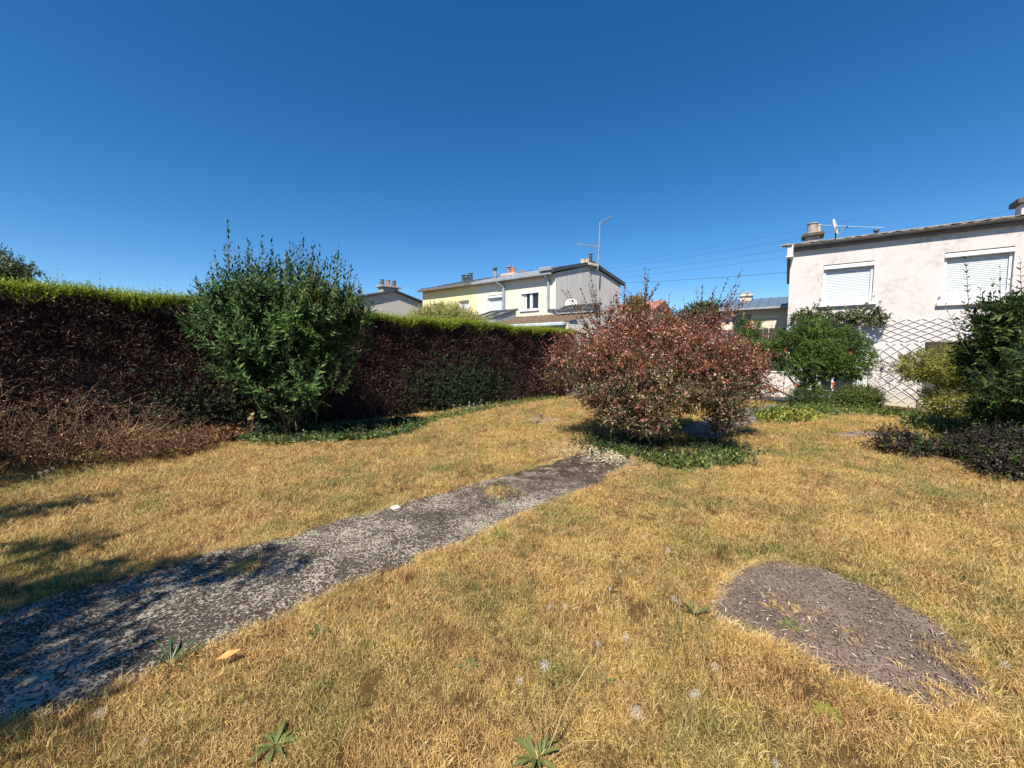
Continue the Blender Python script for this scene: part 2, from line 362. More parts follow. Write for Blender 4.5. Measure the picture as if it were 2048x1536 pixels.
class MB:
    """collects shapes, links them as one mesh; tf maps local (u, v, z) to the world"""
    def __init__(s, tf=None): s.v, s.f, s.m = [], [], []; s.tf = tf or (lambda u, v, z: (u, v, z))
    def add(s, vs, fs, m=0):
        k = len(s.v); s.v += [tuple(float(c) for c in s.tf(*p)) for p in vs]; s.f += [tuple(i + k for i in f) for f in fs]; s.m += [m] * len(fs); return s
    def quad(s, a, b, c, d, m=0): return s.add([a, b, c, d], [(0, 1, 2, 3)], m)
    def box(s, u0, u1, v0, v1, z0, z1, m=0, bev=0.0):
        if bev <= 0:
            vs = [(u, v, z) for z in (z0, z1) for v in (v0, v1) for u in (u0, u1)]
            return s.add(vs, [(0, 2, 3, 1), (4, 5, 7, 6), (0, 1, 5, 4), (2, 6, 7, 3), (0, 4, 6, 2), (1, 3, 7, 5)], m)
        b = bev; vs = []; 
        for z, ins in ((z0, b), (z0 + b, 0), (z1 - b, 0), (z1, b)):
            vs += [(u0 + ins, v0 + ins, z), (u1 - ins, v0 + ins, z), (u1 - ins, v1 - ins, z), (u0 + ins, v1 - ins, z)]
        fs = [(3, 2, 1, 0), (12, 13, 14, 15)]
        for L in range(3):
            for i in range(4):
                j = (i + 1) % 4; fs.append((L * 4 + i, L * 4 + j, L * 4 + 4 + j, L * 4 + 4 + i))
        return s.add(vs, fs, m)
    def slab(s, pts, thick, m=0):        # a quad lifted by thick in z
        top = [(p[0], p[1], p[2] + thick) for p in pts]; n = len(pts)
        fs = [tuple(range(n))[::-1], tuple(range(n, 2 * n))] + [(i, (i + 1) % n, n + (i + 1) % n, n + i) for i in range(n)]
        return s.add(list(pts) + top, fs, m)
    def lathe(s, cu, cv, prof, n=12, m=0):
        vs, fs = [], []
        for r, z in prof:
            for i in range(n):
                a = 2 * math.pi * i / n; vs.append((cu + r * math.cos(a), cv + r * math.sin(a), z))
        for k in range(len(prof) - 1):
            for i in range(n):
                j = (i + 1) % n; fs.append((k * n + i, k * n + j, (k + 1) * n + j, (k + 1) * n + i))
        fs.append(tuple(range(n))[::-1]); fs.append(tuple((len(prof) - 1) * n + i for i in range(n)))
        return s.add(vs, fs, m)
    def tube(s, pts, r, n=6, m=0):
        pts = [np.array(p, float) for p in pts]; vs, fs = [], []
        for i, p in enumerate(pts):
            d = pts[min(i + 1, len(pts) - 1)] - pts[max(i - 1, 0)]; d /= np.linalg.norm(d) + 1e-9
            up = np.array([0, 0, 1.0]) if abs(d[2]) < 0.9 else np.array([1.0, 0, 0])
            a = np.cross(d, up); a /= np.linalg.norm(a); b = np.cross(a, d)
            rr = r[i] if hasattr(r, '__len__') else r
            for k in range(n):
                t = 2 * math.pi * k / n; vs.append(tuple(p + rr * (math.cos(t) * a + math.sin(t) * b)))
        for i in range(len(pts) - 1):
            for k in range(n):
                j = (k + 1) % n; fs.append((i * n + k, i * n + j, (i + 1) * n + j, (i + 1) * n + k))
        fs.append(tuple(range(n))[::-1]); fs.append(tuple((len(pts) - 1) * n + k for k in range(n)))
        return s.add(vs, fs, m)
    def build(s, name, mats, parent=None, kind=None, smooth=False):
        if not isinstance(mats, (list, tuple)): mats = [mats]
        base = wloc(parent) if parent is not None else np.zeros(3)
        me = bpy.data.meshes.new(name)
        me.from_pydata([tuple(np.array(v) - base) for v in s.v], [], s.f)
        for m in mats: me.materials.append(m)
        me.polygons.foreach_set('material_index', np.array(s.m, np.int32))
        if smooth: me.polygons.foreach_set('use_smooth', np.ones(len(s.f), bool))
        me.update()
        o = link(name, me, parent, kind)
        if parent is not None: WLOC[o.name] = base.copy()
        return o

# ------------------------------------------------------------------ leaves
def nrm(a): return a / (np.linalg.norm(a, axis=-1, keepdims=True) + 1e-9)
def rdir(n): return nrm(rng.normal(size=(n, 3)))
def leaves(P, Dr, U, L, W, fold=0.18, droop=0.12, simple=False):
    N = len(P); L = np.broadcast_to(L, (N,))[:, None]; W = np.broadcast_to(W, (N,))[:, None]
    Dr = nrm(Dr); S = nrm(np.cross(Dr, U)); U2 = np.cross(S, Dr)
    mid = P + Dr * L * 0.45
    l = mid - S * W / 2 + U2 * fold * W; r = mid + S * W / 2 + U2 * fold * W; tip = P + Dr * L - U2 * droop * L
    if simple:
        V = np.stack([P, l, r, tip], 1).reshape(-1, 3); t = np.array([[0, 2, 1], [1, 2, 3]])
        T = (np.arange(N)[:, None, None] * 4 + t).reshape(-1, 3)
    else:
        V = np.stack([P, l, mid, r, tip], 1).reshape(-1, 3); t = np.array([[0, 2, 1], [0, 3, 2], [1, 2, 4], [2, 3, 4]])
        T = (np.arange(N)[:, None, None] * 5 + t).reshape(-1, 3)
    return V, T
def sprigs(B, d, l, n, leafL, leafW, ang=55, bend=(0, 0, 0.0), stem_r=0.003, simple=False, jitter=0.25, t0=0.15, taper=0.55, pairs=True):
    """K leafy twigs: returns (leaf V,T), (stem V,T)"""
    K = len(B); d = nrm(d); l = np.broadcast_to(l, (K,)); bend = np.array(bend, float)
    up = np.where(np.abs(d[:, 2:3]) > 0.92, np.array([[1.0, 0, 0]]), np.array([[0, 0, 1.0]]))
    A = nrm(np.cross(d, up)); C = np.cross(A, d)
    phase = rng.uniform(0, 6.283, K)
    if pairs:
        m = (n + 1) // 2; tt = np.repeat(np.linspace(t0, 1, m), 2)[:n]; ph = np.array([(i // 2) * 1.571 + (i % 2) * 3.1416 for i in range(n)])
    else:
        tt = np.linspace(t0, 1, n); ph = np.arange(n) * 2.4
    t = tt[None, :] + rng.normal(0, 0.02, (K, n))
    phi = phase[:, None] + ph[None, :] + rng.normal(0, jitter, (K, n))
    a = np.radians(ang * (1 - 0.45 * tt))[None, :] + rng.normal(0, jitter * 0.6, (K, n))
    P = B[:, None] + d[:, None] * (l[:, None] * t)[..., None] + bend * ((l[:, None] * t) ** 2 / (l[:, None] + 1e-6))[..., None]
    rad = np.cos(phi)[..., None] * A[:, None] + np.sin(phi)[..., None] * C[:, None]
    Dl = np.cos(a)[..., None] * d[:, None] + np.sin(a)[..., None] * rad
    U = d[:, None] - 0.15 * rad + rng.normal(0, 0.12, (K, n, 3))
    sz = (1 - (1 - taper) * tt ** 2)[None, :] * rng.uniform(0.75, 1.2, (K, n))
    LV = leaves(P.reshape(-1, 3), Dl.reshape(-1, 3), U.reshape(-1, 3), (leafL * sz).ravel(), (leafW * sz).ravel(), simple=simple)
    ts = np.array([0, 0.5, 1.0]); c = B[:, None] + d[:, None] * (l[:, None] * ts)[..., None] + bend * ((l[:, None] * ts) ** 2 / (l[:, None] + 1e-6))[..., None]
    rr = stem_r * np.array([1, 0.75, 0.3]); k3 = np.arange(3) * 2.0944
    ring = c[:, :, None] + rr[None, :, None, None] * (np.cos(k3)[None, None, :, None] * A[:, None, None] + np.sin(k3)[None, None, :, None] * C[:, None, None])
    SV = ring.reshape(-1, 3); q = []
    for s in range(2):
        for k in range(3):
            j = (k + 1) % 3; q += [[s * 3 + k, s * 3 + j, s * 3 + 3 + j], [s * 3 + k, s * 3 + 3 + j, s * 3 + 3 + k]]
    ST = (np.arange(K)[:, None, None] * 9 + np.array(q)).reshape(-1, 3)
    return LV, (SV, ST)
def sample_ells(ells, K, rmin=0.55, power=1.0):
    c = np.array([e[0] for e in ells], float); r = np.array([e[1] for e in ells], float)
    w = (r[:, 0] * r[:, 1] * r[:, 2]) ** (2 / 3.); w /= w.sum()
    i = rng.choice(len(ells), K, p=w); u = rdir(K); rr = rmin + (1 - rmin) * rng.uniform(0, 1, K) ** power
    return c[i] + u * r[i] * rr[:, None], nrm(u / r[i]), rr
def stem_obj(parent, a, b, r0, r1, mat, name='stem', bow=0.12, segs=5):
    a = np.array(a, float); b = np.array(b, float); L = np.linalg.norm(b - a); off = rng.normal(0, bow * L, 3); off[2] *= 0.3
    off = off * .45; pts = [a + (b - a) * t + off * math.sin(math.pi * t) * 0.5 + (rng.normal(0, 0.02 * L, 3) if 0 < t < 1 else 0) for t in np.linspace(0, 1, segs)]
    MB().tube(pts, list(np.linspace(r0, r1, segs)), 6).build(name, mat, parent, smooth=True)
    return pts

def shrub(name, label, cat, base, ells, K, sp, leaf_mats, pick=None, stem_mat=None, n_parts=60, part_name='shoot', stems=8, up=0.5, rmin=0.5,
          stem_r=(0.02, 0.008), spread=0.5, group=None, noise=0.5, keep=None, extra=None, stem_top=0.45, lump=0.0, lfreq=3.5):
    """a shrub: stems, a crown of leafy twigs; the outermost twigs facing the garden are parts of their own"""
    root = thing(name, label, cat, base, group)
    stem_mat = stem_mat or M['twig']
    P, n, rr = sample_ells(ells, K, rmin)
    if lump > 0:
        q = P * lfreq; f = (np.sin(q[:, 0] + 1.3 * np.sin(q[:, 1] + .7)) + np.sin(q[:, 1] * 1.1 + 1.2 * np.sin(q[:, 2] + 2.1)) + np.sin(q[:, 2] * 1.3 + 1.4 * np.sin(q[:, 0] * .9))) / 3
        P = P + n * (lump * f)[:, None]; dn = rng.uniform(-1, .75, len(P)) < f + .15; P, n, rr = P[dn], n[dn], rr[dn]
    if keep is not None:
        k = keep(P); P, n, rr = P[k], n[k], rr[k]
    ok = P[:, 2] > 0.04; P, n, rr = P[ok], n[ok], rr[ok]; K = len(P)
    d = nrm(n + np.array([0, 0, up]) + rng.normal(0, noise, (K, 3)))
    l = sp['len'] * rng.uniform(0.65, 1.25, K)
    B = P - d * l[:, None] * 0.6
    which = np.zeros(K, int) if pick is None else pick(P)
    towards = (n * nrm(EYE - P)).sum(1) * 0.6 + rr
    order = np.argsort(-towards); part_i = order[:n_parts]; rest = np.ones(K, bool); rest[part_i] = False
    pieces = []
    for w in range(len(leaf_mats)):
        k = rest & (which == w)
        if k.any():
            (lv, lt), (sv, st) = sprigs(B[k], d[k], l[k], sp['n'], sp['L'], sp['W'], sp.get('ang', 55), sp.get('bend', (0, 0, 0)), sp.get('r', 0.003), sp.get('simple', False), sp.get('jit', 0.25))
            pieces += [(lv, lt, w), (sv, st, len(leaf_mats))]
    if pieces: tri_obj('foliage', pieces, list(leaf_mats) + [stem_mat], root, 'stuff')
    # twig variants shared by the parts
    for w in range(len(leaf_mats)):
        idx = [i for i in part_i if which[i] == w]
        if not idx: continue
        var = []
        for v in range(4):
            (lv, lt), (sv, st) = sprigs(np.zeros((1, 3)), np.array([[0, 0, 1.0]]), np.array([1.0 * sp['len']]), sp['n'], sp['L'], sp['W'], sp.get('ang', 55), (0, 0, 0), sp.get('r', 0.003), sp.get('simple', False), sp.get('jit', 0.25))
            V = np.concatenate([lv, sv]); T = np.concatenate([lt, st + len(lv)]); mi = np.concatenate([np.zeros(len(lt)), np.ones(len(st))])
            var.append(tri_mesh(part_name, V, T, [leaf_mats[w], stem_mat], mi))
        for q, i in enumerate(idx):
            o = link(part_name, var[q % 4], root)
            o.rotation_mode = 'QUATERNION'
            o.rotation_quaternion = Vector(d[i]).to_track_quat('Z', 'Y') @ Euler((0, 0, random.uniform(0, 6.28))).to_quaternion()
            o.location = tuple(B[i] - np.array(base)); s = l[i] / sp['len']; o.scale = (s, s, s)
    if extra is not None:
        for (b0, dd, ll, nn, LL, WW, aa, w) in extra:
            (lv, lt), (sv, st) = sprigs(np.array([b0], float), np.array([dd], float), np.array([ll]), nn, LL, WW, aa, sp.get('xbend', (0, 0, 0)), 0.006, sp.get('simple', False), 0.25, t0=0.05)
            tri_obj(part_name, [(lv, lt, 0), (sv, st, 1)], [leaf_mats[w], stem_mat], root)
    cs = np.array([e[0] for e in ells], float)
    for s in range(stems):
        e = ells[s % len(ells)]; c = np.array(e[0]); r = np.array(e[1])
        a = np.array(base) + np.array([rng.normal(0, spread * 0.35), rng.normal(0, spread * 0.35), -0.02])
        t = c + rng.uniform(-0.4, 0.4, 3) * r; t[2] = base[2] + (c[2] + r[2] * 0.3 - base[2]) * stem_top * rng.uniform(0.7, 1.3)
        stem_obj(root, a, t, stem_r[0] * rng.uniform(0.7, 1.3), stem_r[1], stem_mat)
    return root

# ================================================================== THE SETTING
def axis(lo, hi, step, far):
    a = list(np.arange(lo, hi + 1e-6, step)); g = step; x = hi; y = lo
    while x < far: g *= 1.5; x += g; a.append(x)
    g = step
    while y > -far: g *= 1.5; y -= g; a.insert(0, y)
    return np.array(a)
gx, gy = axis(-10, 16, 0.16, 900), axis(-3, 18, 0.16, 900)
X, Y = np.meshgrid(gx, gy); Z = hgt(X, Y)
V = np.stack([X.ravel(), Y.ravel(), Z.ravel()], 1); nx, ny = len(gx), len(gy)
i = (np.arange(ny - 1)[:, None] * nx + np.arange(nx - 1)[None, :]).ravel()
T = np.concatenate([np.stack([i, i + 1, i + nx + 1], 1), np.stack([i, i + nx + 1, i + nx], 1)])
link('ground', tri_mesh('ground', V, T, [M['lawn']], smooth=True), kind='structure')

def in_poly(pts, poly):
    x, y = pts[:, 0], pts[:, 1]; c = np.zeros(len(pts), bool); n = len(poly)
    for i in range(n):
        x0, y0 = poly[i][:2]; x1, y1 = poly[(i + 1) % n][:2]
        k = ((y0 > y) != (y1 > y)) & (x < (x1 - x0) * (y - y0) / (y1 - y0 + 1e-12) + x0); c ^= k
    return c
def flat_patch(name, outline_px, mat, lift, rough=0.03, n=24, kind='structure', dome=0.0):
    """an irregular patch of ground: ring-wise fan so that it follows the terrain"""
    P = np.array([G(*q)[:2] for q in outline_px]); 
    # resample the outline and roughen it
    Q = np.vstack([P, P[:1]]); seg = np.linalg.norm(np.diff(Q, axis=0), axis=1); s = np.concatenate([[0], np.cumsum(seg)])
    m = max(24, int(s[-1] / 0.05)); u = np.linspace(0, s[-1], m, endpoint=False)
    O = np.stack([np.interp(u, s, Q[:, 0]), np.interp(u, s, Q[:, 1])], 1)
    w = np.zeros((m, 2))
    for fr in (5, 11, 23, 41, 67):
        w += np.stack([np.sin(u / s[-1] * 6.283 * fr + rng.uniform(0, 6)), np.sin(u / s[-1] * 6.283 * fr + rng.uniform(0, 6))], 1) * rough / (1 + fr / 20.)
    if ((O[:, 0] * np.roll(O[:, 1], -1) - np.roll(O[:, 0], -1) * O[:, 1]).sum()) < 0: O = O[::-1]
    O = O + w; c = O.mean(0); rings = 10
    V = [np.array([[c[0], c[1], 0]])]
    for k in range(1, rings + 1): V.append(np.column_stack([c + (O - c) * k / rings, np.zeros(m)]))
    V = np.concatenate(V); rr = np.concatenate([[0], np.repeat(np.arange(1, rings + 1) / rings, m)])
    V[:, 2] = hgt(V[:, 0], V[:, 1]) + lift + dome * (1 - rr ** 2)
    T = [[0, 1 + i, 1 + (i + 1) % m] for i in range(m)]
    for k in range(rings - 1):
        a = 1 + k * m; b = a + m
        for i in range(m):
            j = (i + 1) % m; T += [[a + i, b + i, b + j], [a + i, b + j, a + j]]
    return link(name, tri_mesh(name, V, np.array(T), [mat], smooth=True), kind=kind), O

path_px = [(-420, 1335), (0, 1222), (300, 1142), (430, 1104), (560, 1078), (700, 1040), (800, 1012), (970, 962), (1100, 927), (1185, 901), (1235, 908), (1275, 930),
           (1184, 972), (1006, 1050), (856, 1114), (656, 1200), (486, 1272), (306, 1340), (0, 1464), (-420, 1640)]
# a strip between its two edges (the outline above, upper edge then lower edge)
def strip(name, up, lo, mat, lift, kind='structure'):
    def res(px, n):
        P = np.array([G(*q)[:2] for q in px]); s = np.concatenate([[0], np.cumsum(np.linalg.norm(np.diff(P, axis=0), axis=1))])
        u = np.linspace(0, s[-1], n); return np.stack([np.interp(u, s, P[:, 0]), np.interp(u, s, P[:, 1])], 1)
    n, m = 150, 14; A, B = res(up, n), res(lo, n)
    e = lambda: sum(np.sin(np.arange(n) * f + rng.uniform(0, 6)) * a for f, a in ((0.13, 0.020), (0.37, 0.016), (0.9, 0.016), (1.9, 0.016), (2.7, .012)))
    dirn = nrm(B - A); A = A + dirn * e()[:, None]; B = B + dirn * e()[:, None]
    t = np.linspace(0, 1, m); Q = A[:, None] * (1 - t)[None, :, None] + B[:, None] * t[None, :, None]
    Q = Q.reshape(-1, 2); V = np.column_stack([Q, hgt(Q[:, 0], Q[:, 1]) + lift])
    i = (np.arange(n - 1)[:, None] * m + np.arange(m - 1)[None, :]).ravel()
    T = np.concatenate([np.stack([i, i + 1, i + m + 1], 1), np.stack([i, i + m + 1, i + m], 1)])
    return link(name, tri_mesh(name, V, T, [mat], smooth=True), kind=kind), np.vstack([A, B[::-1]])
_, path_poly = strip('path', path_px[:11], path_px[11:][::-1], M['path'], 0.008)
_, patch_poly = strip('bare_soil_patch', [(1412, 1228), (1438, 1172), (1492, 1124), (1545, 1118), (1640, 1138), (1760, 1178), (1880, 1240), (1945, 1310), (1978, 1380), (1974, 1440)],
                     [(1418, 1236), (1465, 1262), (1535, 1296), (1635, 1344), (1735, 1394), (1840, 1440), (1910, 1456), (1968, 1446)], M['soil'], 0.010)
_, drive_poly = flat_patch('gravel_path', [(1360, 862), (1400, 838), (1470, 824), (1545, 808), (1600, 812), (1560, 828), (1510, 846), (1470, 866), (1400, 880)], M['gravel'], 0.006, 0.06)
_, grey_poly = flat_patch('worn_grey_patch', [(1050, 838), (1080, 830), (1112, 835), (1100, 847), (1062, 849)], M['soil'], 0.003, 0.10)
_, grey2_poly = flat_patch('bare_earth_by_weeds', [(1660, 868), (1720, 860), (1790, 866), (1770, 878), (1690, 880)], M['soil'], 0.006, 0.05)
HO, HU = np.array([9.52, 13.95]), np.array([0.821, -0.571]); HV = np.array([0.571, 0.821])
def house_tf(u, v, z): return (HO[0] + HU[0] * u + HV[0] * v, HO[1] + HU[1] * u + HV[1] * v, z)
tb = MB(house_tf)
tb.box(-3.2, 1.9, -1.7, -0.02, -0.2, 0.055)
terr = tb.build('terrace', M['terrace'], kind='structure')
terr_poly = [house_tf(-3.2, -1.7, 0), house_tf(1.9, -1.7, 0), house_tf(1.9, 0, 0), house_tf(-3.2, 0, 0)]

# ------------------------------------------------------------------ the white house on the right
def openings_wall(mb, u0, u1, z0, z1, holes, depth=0.16, v=0.0, m=0):
    us = sorted({u0, u1, *[h[0] for h in holes], *[h[1] for h in holes]}); zs = sorted({z0, z1, *[h[2] for h in holes], *[h[3] for h in holes]})
    for a, b in zip(us[:-1], us[1:]):
        for c, d in zip(zs[:-1], zs[1:]):
            if any(h[0] - 1e-6 <= a and b <= h[1] + 1e-6 and h[2] - 1e-6 <= c and d <= h[3] + 1e-6 for h in holes): continue
            mb.quad((a, v, c), (b, v, c), (b, v, d), (a, v, d), m)
    for a, b, c, d in holes:
        w = v + depth
        mb.quad((a, v, c), (a, w, c), (a, w, d), (a, v, d), m); mb.quad((b, w, c), (b, v, c), (b, v, d), (b, w, d), m)
        mb.quad((a, v, d), (a, w, d), (b, w, d), (b, v, d), m); mb.quad((a, w, c), (a, v, c), (b, v, c), (b, w, c), m)
def shutter_window(root, tf, u0, u1, z0, z1, rail=True, boxh=0.16, sill=True, down=1.0):
    """PVC window with its roller shutter let down"""
    fr = MB(tf); t = 0.07
    fr.box(u0, u0 + t, 0.07, 0.15, z0, z1, bev=0.008); fr.box(u1 - t, u1, 0.07, 0.15, z0, z1, bev=0.008)
    fr.box(u0 + t, u1 - t, 0.10, 0.15, z0, z0 + 0.06); fr.box(u0 + t, u1 - t, 0.14, 0.15, z0 + 0.06, z1)
    w = fr.build('window', M['white'], root)
    MB(tf).box(u0 + 0.002, u1 - 0.002, -0.015, 0.068, z1 - boxh, z1 - 0.035, bev=0.015).build('shutter_box', M['white'], w)
    sh = MB(tf); n = int((z1 - boxh - z0 - 0.03) / 0.05); zz = z1 - boxh
    for k in range(n):                                                     # rounded slats
        a = zz - k * 0.05; 
        sh.quad((u0 + t, 0.118, a), (u1 - t, 0.118, a), (u1 - t, 0.108, a - 0.012), (u0 + t, 0.108, a - 0.012))
        sh.quad((u0 + t, 0.108, a - 0.012), (u1 - t, 0.108, a - 0.012), (u1 - t, 0.108, a - 0.038), (u0 + t, 0.108, a - 0.038))
        sh.quad((u0 + t, 0.108, a - 0.038), (u1 - t, 0.108, a - 0.038), (u1 - t, 0.122, a - 0.05), (u0 + t, 0.122, a - 0.05))
    sh.build('roller_shutter', M['shutter'], w)
    if sill: MB(tf).box(u0 - 0.10, u1 + 0.10, -0.09, 0.10, z0 - 0.11, z0 - 0.003, bev=0.01).build('sill', M['white'], w)
    if rail:
        r = MB(tf)
        r.tube([(u0 - 0.06, -0.07, z0 + 0.20), (u1 + 0.06, -0.07, z0 + 0.20)], 0.012); r.tube([(u0 - 0.04, -0.07, z0 + 0.09), (u1 + 0.04, -0.07, z0 + 0.09)], 0.008)
        r.tube([(u0 - 0.06, -0.07, z0 + 0.20), (u0 - 0.005, 0.06, z0 + 0.15)], 0.012); r.tube([(u1 + 0.06, -0.07, z0 + 0.20), (u1 + 0.005, 0.06, z0 + 0.15)], 0.012)
        r.build('guard_rail', M['white'], w)
    return w

house = thing('house', 'white rendered two-storey house with closed roller shutters at the right', 'house', house_tf(0, 0, 0))
W1, W2, W3 = (0.92, 2.17, 3.17, 4.43), (3.69, 5.02, 3.02, 4.44), (7.3, 8.6, 3.05, 4.44)
DR = (0.55, 2.2, 0.06, 1.82)
wb = MB(house_tf)
RC = (3.42, 5.1, -0.45, 1.88)                                                # recess added so a shadow lies on this stretch of wall
openings_wall(wb, 0, 14, 0.30, 5.12, [W1, W2, W3, (DR[0], DR[1], 0.30, DR[3]), (RC[0], RC[1], 0.30, RC[3])])
wb.quad((0, 8, -0.4), (0, 0, -0.4), (0, 0, 5.12), (0, 8, 5.12)); wb.quad((14, 0, -0.4), (14, 8, -0.4), (14, 8, 5.12), (14, 0, 5.12))
wb.quad((14, 8, -0.4), (0, 8, -0.4), (0, 8, 5.12), (14, 8, 5.12))
wb.add([(0, 0, 5.12), (0, 8, 5.12), (0, 4, 5.93)], [(0, 1, 2)]); wb.add([(14, 0, 5.12), (14, 8, 5.12), (14, 4, 5.93)], [(0, 2, 1)])
wb.build('wall', M['white_wall'], house)
pl = MB(house_tf)
openings_wall(pl, 0, 14, -0.45, 0.298, [(DR[0], DR[1], DR[2], 0.298), (RC[0], RC[1], RC[2], 0.298)], v=-0.006); pl.build('plinth', M['base_wall'], house)
for w_ in (W1, W2, W3): shutter_window(house, house_tf, *w_)
rcb = MB(house_tf); a, b, c, d = RC
rcb.quad((a, 1.3, c), (b, 1.3, c), (b, 1.3, d), (a, 1.3, d)); rcb.quad((a, .155, c), (a, 1.3, c), (a, 1.3, d), (a, .155, d)); rcb.quad((b, 1.3, c), (b, .155, c), (b, .155, d), (b, 1.3, d))
rcb.quad((a, .155, d), (a, 1.3, d), (b, 1.3, d), (b, .155, d)); rcb.box(a, b, -0.02, 1.3, -0.5, -0.12); rcb.build('dark_recess', M['grey_gable'], house)
# glazed garden door behind the vine
db = MB(house_tf); a, b, c, d = DR
for u in (a, a + 0.40, a + 0.74, b - 0.36, b - 0.06): db.box(u, u + 0.06, 0.06, 0.13, c, d)
for u0_, u1_ in ((a + .06, a + .40), (a + .46, a + .74), (a + .80, b - .36), (b - .30, b - .06)):
    db.box(u0_, u1_, 0.065, 0.125, c, c + 0.10); db.box(u0_, u1_, 0.065, 0.125, d - 0.08, d)
door = db.build('door', M['white'], house)
for u0_, u1_, mm in ((a + .06, a + .40, 'white'), (a + .46, a + .74, 'glass'), (a + .80, b - .36, 'glass'), (b - .30, b - .06, 'white')):
    MB(house_tf).box(u0_, u1_, 0.085, 0.105, c + 0.10, d - 0.08).build('panel' if mm == 'white' else 'pane', M[mm], door)
MB(house_tf).box(a + 0.765, a + 0.785, 0.03, 0.06, 0.9, 1.05).build('handle', M['grey_metal'], door)
# roof: deck with ripple, first courses laid tile by tile
slope = 0.86 / 4.2
def roof_z(v): return 5.16 + slope * (v + 0.2)
rb = MB(house_tf); nu = 230
for side in (0, 1):
    vs, fs = [], []
    vv = (0.55, 4.0) if side == 0 else (8.4, 4.0)
    for j, v in enumerate(vv):
        for q in range(nu + 1):
            u = -0.18 + 14.36 * q / nu; zz = roof_z(v if side == 0 else 8 - v) + 0.025 * math.sin(u * 2 * math.pi / 0.3)
            vs.append((u, v, zz))
    for q in range(nu): fs.append((q, q + 1, nu + 2 + q, nu + 1 + q))
    rb.add(vs, fs)
rb.tube([(-0.18, 4.0, roof_z(4.0) + 0.02), (14.18, 4.0, roof_z(4.0) + 0.02)], 0.11, 8)
roof = rb.build('roof', M['tile'], house, smooth=True)
tl = MB(lambda u, v, z: (HU[0] * u + HV[0] * v, HU[1] * u + HV[1] * v, z))     # one tile, S-shaped pan with thickness
vs, fs = [], []
pf = [(0.0, 0.0), (0.06, 0.016), (0.12, 0.020), (0.18, 0.008), (0.24, -0.004), (0.305, 0.003)]
for v in (0.0, 0.40):
    for dz in (0.0, -0.018):
        for (u, z) in pf: vs.append((u, v, z + v * slope + dz + (0.012 if v == 0 else 0)))
n6 = len(pf)
for q in range(n6 - 1):
    fs += [(q, q + 1, 2 * n6 + q + 1, 2 * n6 + q), (n6 + q + 1, n6 + q, 3 * n6 + q, 3 * n6 + q + 1), (q + 1, q, n6 + q, n6 + q + 1)]
tl.add(vs, fs)
t0 = tl.build('roof_tile', M['tile'], None); t0.parent = roof
rl = wloc(house)
spots = [(u, r) for r in range(2) for u in np.arange(-0.18, 9.6, 0.30)]
for q, (u, r) in enumerate(spots):
    o = t0 if q == 0 else t0.copy()
    if q: COL.objects.link(o); o.parent = roof
    v = -0.20 + r * 0.38
    o.location = tuple(np.array(house_tf(u + random.uniform(-.006, .006), v + random.uniform(-.012, .012), roof_z(v) + 0.012 + random.uniform(-.004, .012))) - rl)
    o.rotation_euler = (random.uniform(-.02, .02), random.uniform(-.03, .03), random.uniform(-.02, .02))
vb = MB(house_tf)                                                             # deck under the first tiles and soffit
vb.quad((-0.12, -0.12, 5.10), (14.1, -0.12, 5.10), (14.1, 0.6, roof_z(0.6) - 0.03), (-0.12, 0.6, roof_z(0.6) - 0.03))
vb.box(0.0, 14.0, -0.10, -0.08, 5.0, 5.10); vb.box(0.0, 14, -0.10, 0.0, 4.985, 5.0); vb.build('eaves_board', M['gutter'], house)
gt = MB(house_tf); ang = np.linspace(math.pi, 2 * math.pi, 7); vs, fs = [], []
for u in (0.08, 14.0):
    for r_ in (0.065, 0.055):
        for t in ang: vs.append((u, -0.17 + r_ * math.cos(t), 5.135 + r_ * math.sin(t)))
for q in range(6): fs += [(q, q + 1, 14 + q + 1, 14 + q), (7 + q + 1, 7 + q, 21 + q, 21 + q + 1), (q + 1, q, 7 + q, 7 + q + 1)]
fs += [(0, 7, 21, 14), (6, 20, 27, 13)]; gt.add(vs, fs)
gt.tube([(0.08, -0.235, 5.135), (14, -0.235, 5.135)], 0.009, 5); gt.build('gutter', M['gutter'], house)
bb = MB(house_tf)                                                             # boxed corner and verge boards
bb.box(-0.10, 0.07, -0.24, 0.04, 4.82, 5.16); bb.build('corner_box', M['white_wall'], house)
MB(house_tf).box(-0.13, 0.08, -0.26, 0.02, 4.765, 4.82, bev=0.015).build('corner_cap', M['white'], house)
ve = MB(house_tf)
for v0_, v1_ in ((-0.30, 0.75), (0.75, 1.9), (1.9, 3.0), (3.0, 4.0)):
    ve.slab([(-0.30, v0_, roof_z(v0_) + 0.03), (0.03, v0_, roof_z(v0_) + 0.03), (0.03, v1_ + .05, roof_z(v1_) + 0.03), (-0.30, v1_ + .05, roof_z(v1_) + 0.03)], 0.045)
ve.build('verge_slab', M['concrete'], house)
